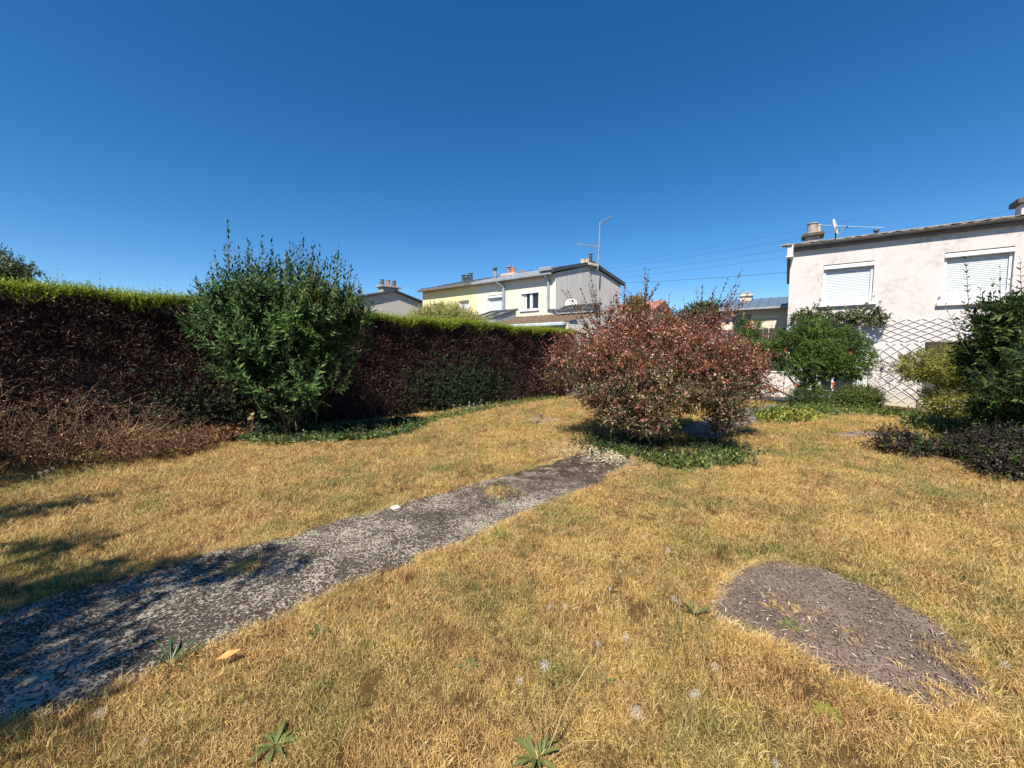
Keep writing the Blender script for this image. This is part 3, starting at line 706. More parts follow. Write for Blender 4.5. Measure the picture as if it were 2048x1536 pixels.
def chimney(root, tf, u, v, zb, zt, w, dpt, cap_mat, body_mat, pots, cap_h=0.10, over=0.10):
    body = MB(tf).box(u - w / 2, u + w / 2, v - dpt / 2, v + dpt / 2, zb, zt).build('chimney', body_mat, root)
    MB(tf).box(u - w / 2 - over, u + w / 2 + over, v - dpt / 2 - over, v + dpt / 2 + over, zt, zt + cap_h, bev=0.02).build('chimney_cap', cap_mat, body)
    for du, r, h, m, cowl in pots:
        p = MB(tf); z = zt + cap_h
        p.lathe(u + du, v, [(r * 1.15, z), (r * 1.1, z + 0.04), (r, z + 0.06), (r * 0.92, z + h - 0.05), (r * 1.1, z + h - 0.04), (r * 1.1, z + h)], 12)
        if cowl:
            p.tube([(u + du, v, z + h), (u + du, v, z + h + 0.10)], r * 0.35, 6); p.lathe(u + du, v, [(r * 1.5, z + h + 0.09), (r * 1.4, z + h + 0.13), (r * 0.3, z + h + 0.16)], 10)
        p.build('chimney_pot', m, body, smooth=False)
    return body
chimney(house, house_tf, 0.60, 1.0, 5.2, 5.60, 0.42, 0.40, M['dark_concrete'], M['concrete'], [(-0.02, 0.15, 0.38, M['concrete'], False), (0.16, 0.06, 0.30, M['pot_pale'], False)], 0.12, 0.11)
chimney(house, house_tf, 5.51, 1.0, 5.2, 5.72, 0.42, 0.42, M['dark_concrete'], M['white_wall'], [], 0.16, 0.10)

dish = thing('satellite_dish', 'round white satellite dish on the roof beside the chimney', 'satellite dish', house_tf(1.22, 0.75, roof_z(0.75) + 0.03))
def dish_parts(root, centre, nrmv, R, depth=0.07):
    nv = nrm(np.array(nrmv, float)); a = nrm(np.cross(nv, [0, 0, 1.0])); b = np.cross(a, nv); vs, fs = [], []
    for lay in (0.0, -0.012):
        for k in range(5):
            for i in range(20):
                t = 6.2832 * i / 20; r = R * k / 4; vs.append(tuple(np.array(centre) + nv * (depth * (k / 4) ** 2 - depth + lay) + a * r * math.cos(t) * 0.92 + b * r * math.sin(t)))
    for lay in (0, 100):
        for k in range(4):
            for i in range(20):
                j = (i + 1) % 20; fs.append((lay + k * 20 + i, lay + k * 20 + j, lay + k * 20 + 20 + j, lay + k * 20 + 20 + i))
    for i in range(20): fs.append((80 + i, 80 + (i + 1) % 20, 180 + (i + 1) % 20, 180 + i))
    MB().add(vs, fs).build('reflector', M['white'], root, smooth=True)
    MB().tube([np.array(centre) - b * R * 0.95, np.array(centre) + nv * R * 0.9 - b * R * 0.5], 0.012).build('feed_arm', M['grey_metal'], root)
    MB().tube([np.array(centre) + nv * R * 0.85 - b * R * 0.5, np.array(centre) + nv * R * 1.05 - b * R * 0.45], 0.03, 8).build('feed_horn', M['dark_metal'], root)
    MB().tube([wloc(root), wloc(root) + [0, 0, (centre[2] - wloc(root)[2])], np.array(centre) - nv * 0.06], 0.02, 6).build('mast', M['dark_metal'], root)
dc = np.array(house_tf(1.22, 0.75, 5.80))
dish_parts(dish, dc, (0.62, -0.74, 0.22), 0.28)
cab = MB().tube([house_tf(0.78, 0.95, 6.0), house_tf(1.6, 0.95, 5.80), house_tf(2.45, 0.9, 5.60)], 0.006, 5).build('roof_cable', M['white'])
tag(cab, 'thin white cable running from the chimney pot down along the roof', 'cable')
va = MB(house_tf).lathe(2.22, 0.5, [(0.05, roof_z(0.5)), (0.05, roof_z(0.5) + 0.12), (0.09, roof_z(0.5) + 0.13), (0.06, roof_z(0.5) + 0.18)], 10).build('roof_vent', M['dark_metal'], house)

# trellis: every slat a part
def clip(p, q, u0, u1, z0, z1):
    t0_, t1_ = 0.0, 1.0; dx, dz = q[0] - p[0], q[1] - p[1]
    for pp, qq in ((-dx, p[0] - u0), (dx, u1 - p[0]), (-dz, p[1] - z0), (dz, z1 - p[1])):
        if abs(pp) < 1e-9:
            if qq < 0: return None
        else:
            r_ = qq / pp
            if pp < 0: t0_ = max(t0_, r_)
            else: t1_ = min(t1_, r_)
    if t1_ - t0_ < 1e-3: return None
    return (p[0] + t0_ * dx, p[1] + t0_ * dz), (p[0] + t1_ * dx, p[1] + t1_ * dz)
def trellis(label, u0, u1, z0, z1, step, tan):
    root = thing('trellis', label, 'trellis', house_tf((u0 + u1) / 2, -0.04, z0), 'white wooden trellises on the house wall')
    H_ = z1 - z0; run = H_ / tan
    for lay, sgn in ((0, 1), (1, -1)):
        for s in np.arange(u0 - run, u1 + run, step):
            c_ = clip((s, z0), (s + run, z1), u0, u1, z0, z1) if sgn > 0 else clip((s, z1), (s + run, z0), u0, u1, z0, z1)
            if c_ is None: continue
            (a0, a1), (b0, b1) = c_
            if math.hypot(b0 - a0, b1 - a1) < 0.06: continue
            m_ = MB(house_tf); h = 0.009; ln = math.hypot(b0 - a0, b1 - a1); nu_, nz_ = -(b1 - a1) / ln * h, (b0 - a0) / ln * h
            vf, vk = (-0.032, -0.025) if lay == 0 else (-0.024, -0.017)
            pr = [(a0 + nu_, a1 + nz_), (b0 + nu_, b1 + nz_), (b0 - nu_, b1 - nz_), (a0 - nu_, a1 - nz_)]
            m_.add([(x, vf, z) for x, z in pr] + [(x, vk, z) for x, z in pr], [(0, 1, 2, 3), (7, 6, 5, 4), (0, 4, 5, 1), (1, 5, 6, 2), (2, 6, 7, 3), (3, 7, 4, 0)])
            m_.build('slat', M['slat'], root)
    return root
trellis('wide white trellis with flat diamonds over the garden door', 1.62, 4.6, 1.90, 2.58, 0.335, 0.52)
trellis('white trellis with square diamonds on the wall right of the door', 2.46, 3.40, 0.02, 1.86, 0.32, 0.86)

# low board edging / bed wall right of the trellis
eb = thing('bed_edging', 'low dark wooden edging of the bed against the house wall', 'edging', house_tf(3.35, -0.5, -0.16))
for k_, (u0_, u1_, z0_) in enumerate(((3.30, 5.2, -0.25), (3.32, 5.2, -0.13))): MB(house_tf).box(u0_, u1_, -0.62, -0.56, z0_, z0_ + 0.105).build('board', M['wood'], eb)
MB(house_tf).box(3.22, 3.295, -0.64, -0.54, -0.3, 0.10).build('post', M['wood'], eb)
MB(house_tf).box(2.55, 3.2, -0.52, -0.40, -0.22, -0.10).build('kerb', M['dark_concrete'], eb)
# low white garden wall closing the terrace
gw = MB(house_tf); gw.box(-3.4, -0.02, 0.06, 0.24, -0.1, 0.86); gw.box(-3.43, 0.0, 0.03, 0.27, 0.86, 0.91, bev=0.01)
tag(gw.build('garden_wall', M['white_wall']), 'low white garden wall at the back of the terrace beside the white house', 'wall')

# ------------------------------------------------------------------ row houses behind the hedge
RO, RU, RV = np.array([1.94, 18.0]), np.array([0.808, -0.589]), np.array([0.774, 0.634])
def row_tf(u, v, z): return (RO[0] + RU[0] * u + RV[0] * v, RO[1] + RU[1] * u + RV[1] * v, z)
RIDGE, RD = 2.4, 4.75
def rz(v): return 5.16 + (0.66 * v / RIDGE if v < RIDGE else 0.66 - 0.66 * (v - RIDGE) / (RD - RIDGE))
def row_house(name, label, u0, u1, holes, mat, gable_mat, roof_mat, fascia, over=0.0, seams=True):
    root = thing(name, label, 'house', row_tf((u0 + u1) / 2, 0, 0))
    w = MB(row_tf); openings_wall(w, u0, u1, -0.1, 5.1, holes, 0.18); w.quad((u1, RD, -0.1), (u0, RD, -0.1), (u0, RD, 5.1), (u1, RD, 5.1)); w.build('wall', mat, root)
    g = MB(row_tf)
    for u in (u0, u1): g.add([(u, 0, -0.1), (u, RD, -0.1), (u, RD, 5.1), (u, RIDGE, rz(RIDGE) - .06), (u, 0, 5.1)], [(0, 1, 2, 3, 4)])
    g.build('gable_wall', gable_mat, root)
    r = MB(row_tf); o1 = over
    r.slab([(u0 - o1, -0.25, rz(0) - 0.07), (u1 + o1, -0.25, rz(0) - 0.07), (u1 + o1, RIDGE, rz(RIDGE)), (u0 - o1, RIDGE, rz(RIDGE))], 0.07)
    r.slab([(u0 - o1, RIDGE, rz(RIDGE)), (u1 + o1, RIDGE, rz(RIDGE)), (u1 + o1, RD + .2, rz(RD) - 0.05), (u0 - o1, RD + .2, rz(RD) - 0.05)], 0.07)
    if seams:
        for u in np.arange(u0 + 0.2, u1, 0.42): r.box(u, u + 0.03, -0.2, -0.1, rz(0) - 0.06, rz(0) + 0.06)
    rf = r.build('roof', roof_mat, root)
    f = MB(row_tf); f.box(u0, u1, -0.33, -0.253, rz(0) - 0.16, rz(0) - 0.02, bev=0.02); f.build('gutter', fascia, root)
    return root, rf
YH, yroof = row_house('house', 'yellow rendered terraced house at the far end of the row behind the hedge', -8.71, -4.645, [(-7.91, -7.11, 3.45, 4.33), (-5.91, -5.16, 2.9, 4.33)], M['yellow_wall'], M['yellow_wall'], M['dark_metal'], M['gutter'], 0.12)
CH, croof = row_house('house', 'cream terraced house with grey gable and roof aerial behind the hedge', -4.64, 0.0, [(-3.92, -2.97, 3.1, 4.43), (-1.85, -0.90, 3.58, 4.46)], M['cream_wall'], M['grey_gable'], M['grey_metal'], M['grey_metal'], 0.0)
for (a, b, c, d), mm in (((-7.91, -7.11, 3.45, 4.33), 'brown_tile'), ((-5.91, -5.16, 2.9, 4.33), 'blind')):
    w = MB(row_tf); w.box(a, a + .05, .10, .17, c, d); w.box(b - .05, b, .10, .17, c, d); w.box(a + .05, b - .05, .10, .17, d - .05, d); w.box(a + .05, b - .05, .10, .17, c, c + .05)
    w_ = w.build('window', M['white'], YH); MB(row_tf).box(a + .05, b - .05, .13, .15, c + .05, d - .05).build('shutter', M['blind'] if mm == 'blind' else M['wood'], w_)
shutter_window(CH, row_tf, -3.92, -2.97, 3.1, 4.43, rail=False, boxh=0.14)
a, b, c, d = -1.85, -0.90, 3.58, 4.46
w = MB(row_tf); w.box(a, a + .10, .06, .14, c, d - .13); w.box(b - .06, b, .06, .14, c, d - .13); w.box(a + .44, a + .56, .05, .14, c + .05, d - .13); w.box(a + .10, b - .06, .06, .14, c, c + .05)
w.box(a - .02, b + .02, -0.02, .10, d - .13, d - .005); w_ = w.build('window', M['white'], CH)
MB(row_tf).box(a + .10, a + .44, .10, .12, c + .05, d - .13).build('pane', M['glass'], w_); MB(row_tf).box(a + .56, b - .06, .10, .12, c + .05, d - .13).build('pane', M['glass'], w_)
MB(row_tf).box(a + .12, a + .22, .085, .098, c + .05, d - .14).build('curtain', M['white'], w_)
MB(row_tf).box(a - .06, b + .06, -.06, .05, c - .07, c - .003).build('sill', M['white'], w_)
MB(row_tf).tube([(-3.12, -.3, 5.55), (-3.12, -.3, 5.25), (-3.12, -.28, 5.05), (-2.86, -.14, 4.85), (-2.84, -.07, 4.7), (-2.84, -.07, 2.5)], 0.07, 8).build('downpipe', M['grey_metal'], CH)
MB(row_tf).lathe(-3.12, -.3, [(0.07, 5.5), (.07, 5.6), (.12, 5.62), (.10, 5.68)], 8).build('vent_cowl', M['dark_metal'], CH)
MB(row_tf).tube([(-0.33, -.30, 5.05), (-0.33, -.20, 4.9), (-0.33, -.07, 4.8), (-0.33, -.07, 3.55), (-0.05, -.07, 3.5), (0.3, -.3, 3.45)], 0.055, 8).build('downpipe', M['grey_metal'], CH)
MB(row_tf).box(-0.55, 0.06, -.40, -.02, 5.16, 5.34, bev=0.02).build('parapet_corner', M['grey_metal'], CH)
vgb = MB(row_tf)
vgb.slab([(-0.02, -.3, rz(0) - .05), (0.10, -.3, rz(0) - .05), (0.10, RIDGE, rz(RIDGE) - .03), (-0.02, RIDGE, rz(RIDGE) - .03)], 0.16); vgb.slab([(-0.02, RIDGE, rz(RIDGE) - .03), (0.10, RIDGE, rz(RIDGE) - .03), (0.10, RD + .25, rz(RD) - .1), (-0.02, RD + .25, rz(RD) - .1)], 0.16)
vgb.build('verge_board', M['dark_metal'], CH)
O3 = RO + RV * RIDGE
def rowu(px, py): return Wp(px, py, O3, RU)
u_, z_ = rowu(935, 570); chimney(YH, row_tf, u_, RIDGE, 5.5, rowu(935, 571)[1], 0.85, 0.45, M['dark_concrete'], M['cream_conc'], [(-.30, .11, .36, M['dark_metal'], True), (0, .11, .32, M['dark_metal'], True), (.28, .10, .40, M['dark_metal'], True)], 0.16, 0.14)
u_, z_ = rowu(1023, 555); chimney(CH, row_tf, u_, RIDGE, 5.5, rowu(1023, 553)[1], 0.62, 0.45, M['pot_pale'], M['cream_conc'], [(-.18, .10, .30, M['terracotta'], True), (.14, .11, .34, M['terracotta'], False)], 0.13, 0.12)
u_, z_ = rowu(1045, 550); vp = MB(row_tf)
for du in (-.06, .08): vp.lathe(u_ + du, RIDGE, [(.06, 5.6), (.06, rowu(1045, 541)[1])], 8)
vp.build('flue', M['terracotta'], CH)
u_, z_ = rowu(1172, 535); chimney(CH, row_tf, u_, RIDGE, 5.5, rowu(1172, 534)[1], 0.62, 0.5, M['cream_conc'], M['concrete'], [(-.16, .11, .26, M['pot_pale'], False), (.08, .11, .24, M['pot_pale'], False), (.24, .07, .34, M['dark_metal'], True)], 0.12, 0.12)
# aerial on the gable chimney
um, zt = rowu(1197, 446); ab = np.array(row_tf(um, RIDGE, rowu(1193, 535)[1] - 0.1))
aer = thing('television_aerial', 'tall mast with two television aerials above the grey gable', 'aerial', ab)
top = np.array(row_tf(um + 0.08, RIDGE, zt)); MB().tube([ab, ab + (top - ab) * .5, top], 0.03, 6).build('mast', M['grey_metal'], aer)
def yagi(p, dv, L, n, el, tilt, mesh=False):
    dv = nrm(np.array(dv, float)); q = np.cross(dv, [0, 0, 1.0]); q = nrm(q) * math.cos(tilt) + np.array([0, 0, 1.0]) * math.sin(tilt); m_ = MB()
    m_.tube([p, p + dv * L], 0.014, 5)
    for k in range(n): c_ = p + dv * L * (k + .5) / n; e_ = el * (1 - .45 * k / n); m_.tube([c_ - q * e_, c_ + q * e_], 0.009, 4)
    return m_
yagi(top - [0, 0, .1], (0.55, -0.2, 0.36), 0.62, 9, 0.16, 0.3).build('aerial_head', M['grey_metal'], aer)
mid = ab + (top - ab) * .5; yagi(mid + np.array([-1.0, 0.2, 0.16]), (1.0, -0.2, -0.18), 1.05, 11, 0.14, 1.2).build('aerial_head', M['grey_metal'], aer)
for px, py0, py1, nm in ((1060, 552, 540, 'small_aerial'),):
    u_, z0_ = rowu(px, py0); u_, z1_ = rowu(px, py1); m_ = MB(row_tf).tube([(u_, RIDGE, z0_ - .3), (u_, RIDGE, z1_)], 0.02, 5)
    for k in range(4): m_.tube([(u_ - .02, RIDGE, z1_ - .09 * k), (u_ + .16, RIDGE, z1_ - .09 * k)], 0.01, 4)
    tag(m_.build('aerial', M['dark_metal']), 'small comb-shaped aerial beside the flues on the cream house', 'aerial')
# lean-to of the cream house with brown tiles, and rooflights on a zinc roof
lean = thing('lean_to', 'low lean-to with brown tiled roof and pale gutter below the cream house', 'extension', row_tf(0, -1.5, 0))
lb = MB(row_tf); nt_ = 120; vs, fs = [], []
for j, (v, z) in enumerate(((-3.1, 2.66), (-1.6, 2.96), (-0.02, 3.27))):
    for q in range(nt_ + 1):
        u = -2.35 + 5.2 * q / nt_; vs.append((u, v, z + 0.03 * math.sin(u * 2 * math.pi / 0.26)))
for j in range(2):
    for q in range(nt_): fs.append((j * (nt_ + 1) + q, j * (nt_ + 1) + q + 1, (j + 1) * (nt_ + 1) + q + 1, (j + 1) * (nt_ + 1) + q))
lb.add(vs, fs); lb.build('roof', M['brown_tile'], lean, smooth=True)
MB(row_tf).box(-2.35, 2.85, -2.9, -0.05, -0.1, 2.60).build('wall', M['cream_wall'], lean)
MB(row_tf).box(-4.3, 2.9, -3.22, -3.10, 2.52, 2.66, bev=0.03).build('gutter', M['pale_metal'], lean)
MB(row_tf).box(-4.3, -2.36, -3.0, -0.05, 2.3, 2.82).build('zinc_roof', M['pale_metal'], lean)
MB(row_tf).box(-3.6, -1.4, -2.0, -0.30, 2.83, 3.02).build('rooflight_kerb', M['grey_metal'], lean)
def rooflight(label, u0, u1, v0, v1, z0, z1, zb):
    root = thing('rooflight', label, 'rooflight', row_tf((u0 + u1) / 2, (v0 + v1) / 2, zb), 'tilted rooflights on the lean-to')
    k = MB(row_tf); k.add([(u0, v0, zb), (u1, v0, zb), (u1, v1, zb), (u0, v1, zb), (u0, v0, z0), (u1, v0, z0), (u1, v1, z1), (u0, v1, z1)], [(0, 1, 5, 4), (1, 2, 6, 5), (2, 3, 7, 6), (3, 0, 4, 7)]); k.build('kerb', M['grey_metal'], root)
    L = lambda t: (v0 + (v1 - v0) * t, z0 + (z1 - z0) * t); f = MB(row_tf); w = .09
    def bar(ua, ub, ta, tb):
        (va, za), (vb_, zb_) = L(ta), L(tb); f.slab([(ua, va, za), (ub, va, za), (ub, vb_, zb_), (ua, vb_, zb_)], 0.08)
    bar(u0 - .05, u1 + .05, -0.05, .08); bar(u0 - .05, u1 + .05, .92, 1.06); bar(u0 - .05, u0 + w, .08, .92); bar(u1 - w, u1 + .05, .08, .92); bar((u0 + u1) / 2 - .04, (u0 + u1) / 2 + .04, .08, .92)
    f.build('frame', M['dark_metal'], root); g_ = MB(row_tf)
    for ua, ub in ((u0 + w, (u0 + u1) / 2 - .04), ((u0 + u1) / 2 + .04, u1 - w)):
        (va, za), (vb_, zb_) = L(.08), L(.92); MB(row_tf).slab([(ua, va, za + .03), (ub, va, za + .03), (ub, vb_, zb_ + .03), (ua, vb_, zb_ + .03)], 0.02).build('pane', M['glass'], root)
rooflight('double dark rooflight tilted up before the white shutter of the cream house', -3.1, -1.6, -1.9, -0.6, 3.06, 3.50, 3.0)
rooflight('single dark rooflight tilted up next to the yellow golden bush', -5.0, -4.35, -1.3, -0.5, 3.0, 3.42, 2.7)
rooflight('flat dark rooflight on the brown tiles below the grey gable', 0.7, 2.3, -0.75, -0.25, 3.30, 3.52, 3.2)
p_ = D(1142, 609, 18.2); d2 = thing('satellite_dish', 'pale satellite dish in front of the grey gable', 'satellite dish', (p_[0], p_[1] + .25, p_[2] - .45)); dish_parts(d2, p_, (-0.25, -0.9, 0.25), 0.30)

# the far beige gable on the left
FO, FU, FV = np.array([-9.93, 25.7]), RU, RV
def far_tf(u, v, z): return (FO[0] + FU[0] * u + FV[0] * v, FO[1] + FU[1] * u + FV[1] * v, z)
fh = thing('house', 'distant house showing its bare beige gable left of the yellow house', 'house', far_tf(-4, 0, 0))
FR, FD = 2.5, 5.0
w = MB(far_tf); w.add([(0, 0, -.1), (0, FD, -.1), (0, FD, 5.0), (0, FR, 5.72), (0, 0, 5.0)], [(0, 1, 2, 3, 4)]); w.quad((-9, 0, -.1), (0, 0, -.1), (0, 0, 5), (-9, 0, 5)); w.quad((0, FD, -.1), (-9, FD, -.1), (-9, FD, 5), (0, FD, 5))
w.quad((-9, FD, -.1), (-9, 0, -.1), (-9, 0, 5), (-9, FD, 5)); w.build('wall', M['board_gable'], fh)
r = MB(far_tf); r.slab([(-9.1, -.25, 4.97), (.22, -.25, 4.97), (.22, FR, 5.74), (-9.1, FR, 5.74)], .09); r.slab([(-9.1, FR, 5.74), (.22, FR, 5.74), (.22, FD + .25, 4.97), (-9.1, FD + .25, 4.97)], .09); r.build('roof', M['dark_metal'], fh)
chimney(fh, far_tf, -0.5, FR, 5.6, 6.0, 0.5, 1.1, M['concrete'], M['concrete'], [(-.0, .12, .40, M['terracotta'], False)], .13, .12)
cb = MB(far_tf)
for dv in (-.42, .42): cb.lathe(-0.5, FR + dv, [(.13, 6.13), (.11, 6.5), (.13, 6.52)], 10)
cb.build('chimney_pot', M['dark_concrete'], fh)

# pale far house with blue-grey seamed roof, left of the white house
BO = np.array(D(1452, 620, 23.0)[:2])
def blue_tf(u, v, z): return (BO[0] + HU[0] * u + HV[0] * v, BO[1] + HU[1] * u + HV[1] * v, z)
zE = Wp(1452, 619, BO, HU)[1]
bh = thing('house', 'pale house with blue-grey seamed roof beyond the shrubs', 'house', blue_tf(3, 0, 0))
BW = (0.35, 1.25, zE - 1.3, zE - .32)
w = MB(blue_tf); openings_wall(w, -0.2, 9, -.1, zE, [BW, (4.0, 5.0, zE - 1.3, zE - .32)]); w.quad((-.2, 6, -.1), (-.2, 0, -.1), (-.2, 0, zE), (-.2, 6, zE)); w.build('wall', render_mat('peach_render', (0.66, 0.58, 0.44), stain_amt=.2, cracks=False), bh)
for q in (BW, (4.0, 5.0, zE - 1.3, zE - .32)):
    ww = MB(blue_tf).box(q[0], q[1], .10, .15, q[2], q[3]).build('window', M['glass'], bh)
    f = MB(blue_tf); f.box(q[0], q[0] + .07, .06, .098, q[2], q[3]); f.box(q[1] - .07, q[1], .06, .098, q[2], q[3]); f.box((q[0] + q[1]) / 2 - .04, (q[0] + q[1]) / 2 + .04, .06, .098, q[2], q[3]); f.build('frame', M['wood'], ww)
r = MB(blue_tf); sl = .24
r.slab([(-.35, -.35, zE - .02), (9.2, -.35, zE - .02), (9.2, 3, zE - .02 + 3.35 * sl), (-.35, 3, zE - .02 + 3.35 * sl)], .06)
for u in np.arange(-.3, 9.2, .45): r.slab([(u, -.36, zE + .04), (u + .05, -.36, zE + .04), (u + .05, 3, zE + .04 + 3.36 * sl), (u, 3, zE + .04 + 3.36 * sl)], .05)
r.build('roof', M['blue_roof'], bh); MB(blue_tf).box(-.3, 9.1, -.45, -.36, zE - .12, zE - .01).build('gutter', M['grey_metal'], bh)
chimney(bh, blue_tf, 0.75, 2.6, zE + .5, zE + .95, .6, .45, M['cream_conc'], M['cream_conc'], [(-.15, .1, .18, M['pot_pale'], False), (.15, .1, .18, M['pot_pale'], False)], .1, .08)
# reddish roof peeping over the red shrub
q0 = D(1262, 605, 30.0); rh = thing('house', 'distant reddish roof with small chimney peeping above the red shrub', 'house', (q0[0], q0[1], 0))
tfr = lambda u, v, z: (q0[0] + HU[0] * u + HV[0] * v, q0[1] + HU[1] * u + HV[1] * v, z)
zr = D(1262, 606, 30)[2]
MB(tfr).box(-1.4, 1.6, 0, 5, -.1, zr - .5).build('wall', M['cream_wall'], rh)
r = MB(tfr); r.add([(-1.6, -.2, zr - .55), (1.8, -.2, zr - .55), (1.8, 2.5, zr + .35), (-1.6, 2.5, zr + .35), (1.8, 5.2, zr - .55), (-1.6, 5.2, zr - .55)], [(0, 1, 2, 3), (3, 2, 4, 5), (0, 3, 5), (1, 4, 2)]); r.build('roof', plain('red_tile', (0.30, 0.13, 0.09), .9, .3, 8), rh)
chimney(rh, tfr, 0.2, 1.4, zr - .1, zr + .40, .5, .5, M['cream_conc'], M['cream_conc'], [(0, .14, .2, M['pot_pale'], False)], .1, .06)

# dark garden fence between the plots, seen behind the red shrub
fo = np.array(D(1430, 655, 16.0)); fo[2] -= .1
fe = thing('fence', 'dark board fence behind the red shrub below the pale house', 'fence', (fo[0], fo[1], 0))
for k in range(16):
    u = k * .17 - .4; tff = lambda uu, v, z: (fo[0] + HU[0] * uu + HV[0] * v, fo[1] + HU[1] * uu + HV[1] * v, z)
    MB(tff).box(u, u + .155, -.01, .012, 0, fo[2] - .02 * random.random()).build('board', M['dark_wood'], fe)
MB(tff).box(-.45, 2.4, .014, .06, fo[2] - .25, fo[2] - .17).build('rail', M['dark_wood'], fe)

# overhead lines
def wire(label, a, b, r):
    pts = []
    for t in np.linspace(0, 1, 13): p = a + (b - a) * t; p = p - np.array([0, 0, 1.0]) * 0.35 * 4 * t * (1 - t); pts.append(p)
    tag(MB().tube(pts, r, 5).build('overhead_line', M['wire'], smooth=True), label, 'power line', 'overhead lines across the sky')
lines = [((1190, 566), (1790, 525), .020, 'lowest and darkest overhead line running to the white house wall'), ((1180, 560), (1790, 480), .011, 'thin overhead line just above the darkest one'),
         ((1180, 551), (1790, 462), .011, 'middle overhead line between the gable and the white house'), ((1180, 541), (1790, 440), .010, 'fourth overhead line from below left of the white house'),
         ((1180, 532), (1790, 421), .008, 'faint topmost overhead line left of the white house')]
for (p0, p1, r_, lab) in lines: wire(lab, D(p0[0], p0[1], 70), D(p1[0], p1[1], 30), r_)
wire('upper faint overhead line above the white house roof', D(1620, 520, 60), D(2250, 352, 34), .010)
wire('lower faint overhead line just above the white house roof', D(1620, 530, 60), D(2250, 378, 34), .010)
wire('short low overhead line over the blue-grey roof', D(1380, 607, 60), D(1700, 588, 34), .012)

# ------------------------------------------------------------------ the clipped hedge
HA, HB = np.array([-7.04, 5.5]), np.array([1.29, 13.6]); hu = (HB - HA) / np.linalg.norm(HB - HA); hn = np.array([hu[1], -hu[0]])   # hn: towards the garden
hs0, hs1 = -4.2, np.linalg.norm(HB - HA) + 1.4
def htop(s): return 2.40 - 0.012 * s + 0.02 * np.sin(s * 1.7) + 0.012 * np.sin(s * 4.1)
def hp(s, o, z):
    s, o, z = np.broadcast_arrays(np.asarray(s, float), np.asarray(o, float), np.asarray(z, float)); return np.stack([HA[0] + hu[0] * s + hn[0] * o, HA[1] + hu[1] * s + hn[1] * o, z], -1)
hedge = thing('hedge', 'long clipped hedge with dead brown face and bright green top along the left', 'hedge', hp(4, -.5, 0))
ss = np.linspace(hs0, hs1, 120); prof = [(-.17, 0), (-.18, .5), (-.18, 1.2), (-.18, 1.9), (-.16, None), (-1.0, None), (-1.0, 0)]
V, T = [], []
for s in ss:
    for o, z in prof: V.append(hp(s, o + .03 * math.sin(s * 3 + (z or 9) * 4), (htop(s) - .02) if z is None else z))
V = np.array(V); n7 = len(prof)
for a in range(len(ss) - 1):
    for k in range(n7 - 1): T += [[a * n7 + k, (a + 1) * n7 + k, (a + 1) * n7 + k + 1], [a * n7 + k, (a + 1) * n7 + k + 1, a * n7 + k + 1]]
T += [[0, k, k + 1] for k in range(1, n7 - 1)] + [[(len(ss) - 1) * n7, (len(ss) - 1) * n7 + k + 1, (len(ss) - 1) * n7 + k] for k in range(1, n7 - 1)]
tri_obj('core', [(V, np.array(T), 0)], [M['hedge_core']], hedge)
N = 125000
s = rng.uniform(hs0, hs1, N); z = htop(s) * rng.uniform(0, 1, N) ** .85; lump = .07 * np.sin(s * 2.3) * np.sin(z * 3 + s) + .06 * np.sin(s * 7 + z * 5) * np.sin(z * 9 - s * 2)
P = hp(s, -.03 + lump * .8 + rng.uniform(-.13, .05, N), z)
d = nrm(np.array([hn[0], hn[1], 0]) * rng.uniform(.0, .9, N)[:, None] + np.array([hu[0], hu[1], 0]) * rng.normal(0, .7, N)[:, None] + np.array([0, 0, 1.0]) * rng.normal(.35, .8, N)[:, None])
lv, lt = leaves(P, d, rdir(N), rng.uniform(.03, .11, N), rng.uniform(.005, .014, N), droop=.3, simple=True)
# thicker bare twigs with a curl near the top
N2 = 3000; s = rng.uniform(hs0, hs1, N2); z = htop(s) - np.abs(rng.normal(0, .45, N2)) - .03
d = nrm(np.array([hn[0], hn[1], 0]) * rng.uniform(.1, .5, N2)[:, None] + np.array([hu[0], hu[1], 0]) * rng.normal(0, .5, N2)[:, None] + np.array([0, 0, 1.0]) * rng.uniform(.2, 1.2, N2)[:, None])
lv2, lt2 = leaves(hp(s, -.02 + rng.uniform(-.03, .05, N2), z), d, rdir(N2), rng.uniform(.10, .24, N2), rng.uniform(.004, .009, N2), droop=.3, simple=True)
tri_obj('dead_face', [(lv, lt, 0), (lv2, lt2, 0)], [M['hedge_dead']], hedge, 'stuff')
# the strip that still grows: top fringe
K = 15000; s = rng.uniform(hs0, hs1, K); o = rng.uniform(-1.0, .05, K); front = rng.uniform(0, 1, K) < .45; o[front] = rng.uniform(-.12, .06, front.sum())
dz = rng.uniform(-.07, .0, K); dz[front] = -np.abs(rng.normal(0, .055, front.sum())) * (1 + np.sin(s[front] * 5.3) * .7); B = hp(s, o, htop(s) + dz); d = nrm(np.array([0, 0, 1.0]) + rng.normal(0, .35, (K, 3)) + np.array([hn[0], hn[1], 0]) * np.where(front, .25, 0)[:, None])
L = rng.uniform(.07, .20, K); tall = rng.uniform(0, 1, K) < .015; L[tall] *= 1.9
(lv, lt), (sv, st) = sprigs(B, d, L, 8, .055, .017, 40, stem_r=.003, simple=True, pairs=True)
tri_obj('green_top', [(lv, lt, 0), (sv, st, 0)], [M['hedge_green']], hedge, 'stuff')
K = 2600; a = rng.uniform(0, 1, K); s = np.where(a < .55, rng.normal(7.9, .55, K), np.where(a < .8, rng.normal(2.6, .9, K), rng.uniform(6, 10, K))); z = np.abs(rng.normal(.55, .35, K)) + .05
B = hp(s, rng.uniform(-.06, .06, K), z); d = nrm(np.array([hn[0], hn[1], .3]) + rng.normal(0, .6, (K, 3)))
